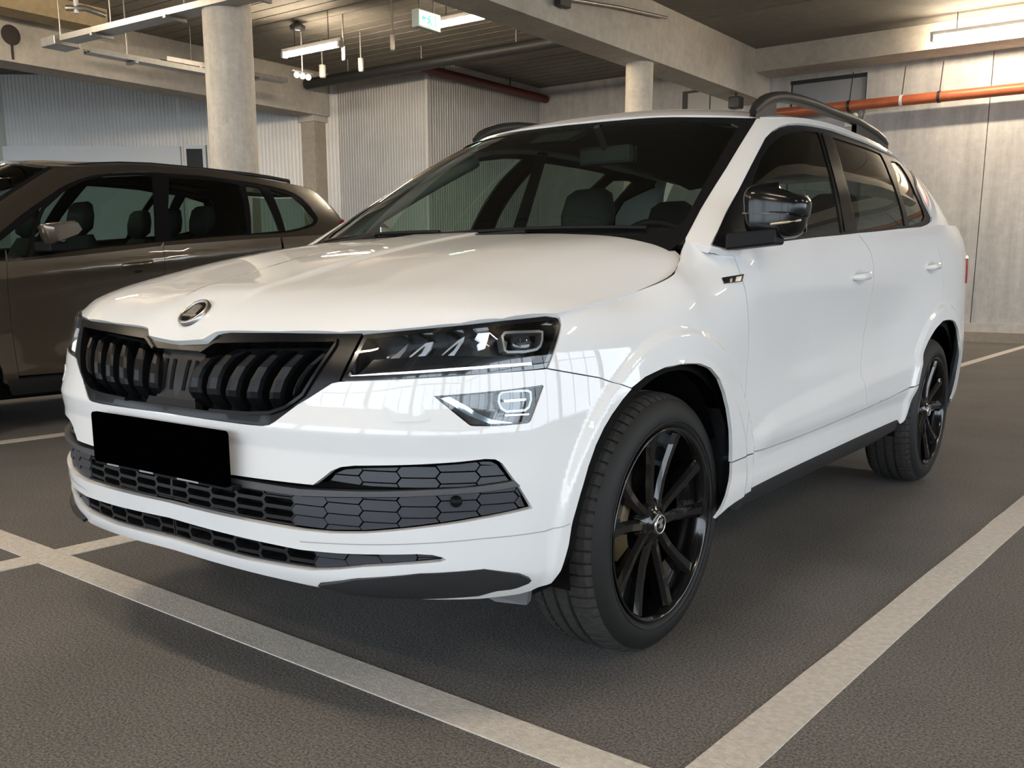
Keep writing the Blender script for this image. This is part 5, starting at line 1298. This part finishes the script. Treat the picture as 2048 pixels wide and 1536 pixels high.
# escape-route sign
ex = tag(empty('exit_sign', (-5.6, 6.45, 3.76)), 'lit green escape sign hanging beside the main beam', 'sign')
MB().box((-.05, -.19, -.10), (.045, .19, .085)).obj('housing', mat('sign_housing', (.55, .6, .56), .5), ex, bevel=.006)
MB().box((.045, -.165, -.078), (.052, .17, .070)).obj('lit_panel', mat('sign_lit', (.4, .9, .7), .5, emit=((.40, 1.0, .74), 1.5)), ex)
M_SG = mat('sign_green', (.02, .35, .22), .5, emit=((.05, .5, .32), .6))
pm = MB()
def flat(L): pm.prism(L, .052, .055, lambda u, v, h: (h, u, v))
flat([(-.02,.035),(0,.045),(.012,.032),(0,.02),(-.014,.022)]); flat([(-.03,.018),(.0,.016),(.02,-.02),(.035,-.055),(.02,-.06),(0,-.028),(-.03,-.055),(-.055,-.05),(-.025,-.02)]); flat([(-.03,.018),(-.06,-.005),(-.05,-.012),(-.02,.004)])
pm.obj('running_figure', M_SG, ex)
pm = MB(); flat([(.06,-.06),(.10,-.06),(.10,.05),(.06,.05),(.06,.04),(.088,.04),(.088,-.05),(.06,-.05)]); pm.obj('doorway', M_SG, ex)
pm = MB(); flat([(-.14,0),(-.105,.03),(-.105,.012),(-.07,.012),(-.07,-.012),(-.105,-.012),(-.105,-.03)]); pm.obj('arrow', M_SG, ex)
for y in (-.12, .12): MB().tube([(0, y, .08), (0, y, CEIL-3.76)], .006, 6).obj('rod', M_DARKM, ex)
# cable trays
def tray(p0, p1, label, w=.20, h=.06):
    p0, p1 = np.array(p0, float), np.array(p1, float); t = tag(empty('cable_tray', tuple(p0)), label, 'cable tray')
    L = np.linalg.norm(p1-p0); t.rotation_euler.z = math.atan2(p1[1]-p0[1], p1[0]-p0[0])
    MB().box((0, -w/2, 0), (L, w/2, .006)).obj('tray_floor', M_GALV, t)
    for s in (-1, 1): MB().box((0, s*w/2-.003, 0), (L, s*w/2+.003, h)).obj('tray_side', M_GALV, t)
    for k in range(5): MB().tube([(0, -w/2+.03+k*.032, .012+.006*(k % 2)), (L/2, -w/2+.035+k*.03, .012), (L, -w/2+.03+k*.032, .014)], .009, 6).obj('cable', M_DARKM if k % 2 else mat('grey_cable', (.3, .3, .28), .6), t)
    n = max(2, int(L/1.1))
    for i in range(n):
        x = (i+.5)*L/n; MB().box((x-.02, -w/2-.03, -.03), (x+.02, w/2+.03, 0)).obj('bracket', M_GALV, t)
        MB().tube([(x, w/2+.02, -.03), (x, w/2+.02, CEIL-p0[2])], .007, 6).obj('hanger_rod', M_GALV, t)
    return t
tray((-8.70, 3.98, 3.5), (-4.95, 4.12, 3.5), 'bright galvanised cable tray slanting up behind the thick column')
tray((-8.88, 4.30, 3.46), (-8.78, 6.5, 3.46), 'galvanised cable tray running away below the left beam', .16)
tray((-10.2, 6.2, 3.85), (-10.05, 8.2, 3.85), 'dark far cable tray close to the left beam', .18)
jb = tag(empty('junction_box', (-8.95, 4.02, 3.53)), 'grey elbow piece joining the two cable trays', 'junction box')
MB().box((-.16, -.14, -.05), (.14, .16, .05)).obj('box', M_GALV, jb, bevel=.01); MB().box((-.17, -.02, .05), (-.02, .14, .10)).obj('lid', M_GALV, jb, bevel=.008); MB().tube([(-.08, .06, .05), (-.08, .06, CEIL-3.53)], .008, 6).obj('hanger_rod', M_GALV, jb)
cbk = tag(empty('pipe_valve', (-9.74, 4.75, 4.17)), 'pale pipe branch and valve under the ceiling at the upper left', 'valve')
MB().tube([(-.12, -.10, 0), (.05, .05, 0), (.02, .32, -.02)], .035, 10).obj('branch', M_GALV, cbk); MB().tube([(-.03, -.02, .1), (-.03, -.02, -.06)], .03, 10).obj('valve', M_WHT, cbk); MB().tube([(-.03, -.02, .05), (-.03, -.02, CEIL-4.17)], .02, 8).obj('riser', M_GALV, cbk)
# left tan downstand and core hole
beam(50, (-10.75, -2, 4.15), (-10.35, 5.5, CEIL+.05), 'tan downstand beam under the ceiling at the upper left', M_TAN)
hole = MB(); hole.lathe([(.0001, -11.105), (.10, -11.105), (.125, -11.115), (.13, -11.13)], 24, 'x', (0, 4.585, 4.02)); hole.box((-11.118, 4.57, 3.72), (-11.11, 4.60, 3.9)); tag(hole.obj('core_hole', mat('hole_dark', (.05, .042, .035), .9)), 'dark round drilled hole in the left concrete beam', 'hole')
# emergency spot cluster
em = tag(empty('spot_cluster', (-9.03, 7.66, 3.75)), 'three small white round lamps in a row by the left beam', 'lamp')
for y in (-.107, 0, .107): MB().lathe([(.042*math.sin(t), -.042*math.cos(t)) for t in np.linspace(.01, math.pi-.01, 10)], 16, 'z', (0, y, 0)).obj('globe', mat('globe_white', (.85, .82, .75), .4, emit=((1, .92, .8), .7)), em)
MB().box((-.02, -.18, .04), (.02, .18, .06)).obj('bar', M_GALV, em); MB().tube([(0, 0, .06), (0, 0, CEIL-3.75)], .012, 8).obj('rod', M_GALV, em)
def sprinkler(P, label, L=.3, r=.035):
    t = tag(empty('ceiling_detector', tuple(P)), label, 'detector', 'small white fittings under the ceiling')
    MB().lathe([(.0001, -.09), (r*.8, -.09), (r, -.07), (r, .09), (.0001, .09)], 14).obj('body', mat('fitting_white', (.7, .66, .6), .5), t)
    MB().tube([(0, 0, .08), (0, 0, CEIL-P[2])], .012, 8).obj('stem', M_GALV, t)
sprinkler(at(645, 143, z=3.95), 'white cylinder fitting left of the black drain pipe', r=.05)
sprinkler(at(722, 130, z=3.95), 'white cylinder fitting right beneath the tube lamp', r=.04)
sprinkler(at(785, 85, z=3.85), 'white hanging fitting on a long stem left of the escape sign', r=.03)
sprinkler(at(687, 107, z=3.9), 'tiny fitting at the right end of the suspended tube lamp', r=.025)
dk = tag(empty('junction_plate', tuple(at(595, 57, z=4.3))), 'dark round cap with a pale centre above the tube lamp', 'cap')
MB().lathe([(.0001, -.02), (.035, -.02)], 16).obj('centre', M_WHT, dk); MB().lathe([(.035, -.022), (.10, -.02), (.11, .03), (.0001, .1)], 20).obj('rim', M_DARKM, dk)
# loudspeaker on the door recess, dark box, wall hatch
sp_ = at(1705, 230, y=13.28); ls = tag(empty('loudspeaker', (float(sp_[0]), 13.40, float(sp_[2]))), 'round white loudspeaker on the grey door above the roof', 'loudspeaker')
MB().box((-.15, 0, -.15), (.15, .03, .15)).obj('plate', mat('plate_white', (.60, .60, .58), .5), ls)
MB().lathe([(.05, -.012), (.13, -.012), (.135, 0)], 28, 'y').obj('grille', mat('speaker_grey', (.16, .16, .16), .6), ls); MB().lathe([(.0001, -.022), (.045, -.02), (.05, -.005)], 20, 'y').obj('cone', mat('plate_white', (.60, .60, .58), .5), ls)
bx_ = at(1472, 205, z=3.55); kx = tag(empty('black_fitting', tuple(bx_)), 'small black box under the main beam above the white roof', 'box')
MB().box((-.09, -.09, -.09), (.09, .09, .08)).obj('body', M_DARKM, kx, bevel=.015); MB().tube([(0, 0, .08), (0, 0, BEAM-float(bx_[2]))], .02, 8).obj('stem', M_DARKM, kx)
wh = empty('window_60', (-5.5, YB-.02, 3.7)); struct(wh, 'dark framed hatch in the back wall under the main beam', 'window')
MB().box((-.42, 0, -.5), (-.32, .03, .32)).obj('frame', M_DARKM, wh); MB().box((-.32, 0, .28), (.45, .03, .32)).obj('frame', M_DARKM, wh); MB().box((.08, 0, -.5), (.10, .02, .28)).obj('mullion', M_DARKM, wh); MB().box((-.32, .005, -.5), (.45, .02, .28)).obj('pane', mat('hatch_grey', (.36, .35, .33), .4), wh)
cg = tag(empty('conduit_clamp', (-4.33, 7.25, 3.93)), 'dark conduit clamp fixed to the side of the main beam', 'clamp')
MB().box((-.02, -.10, -.06), (.06, .12, .06)).obj('body', M_DARKM, cg, bevel=.01); MB().tube([(.03, .1, .04), (.03, 1.2, .18), (.03, 2.4, .30)], .02, 8).obj('conduit', M_GALV, cg)
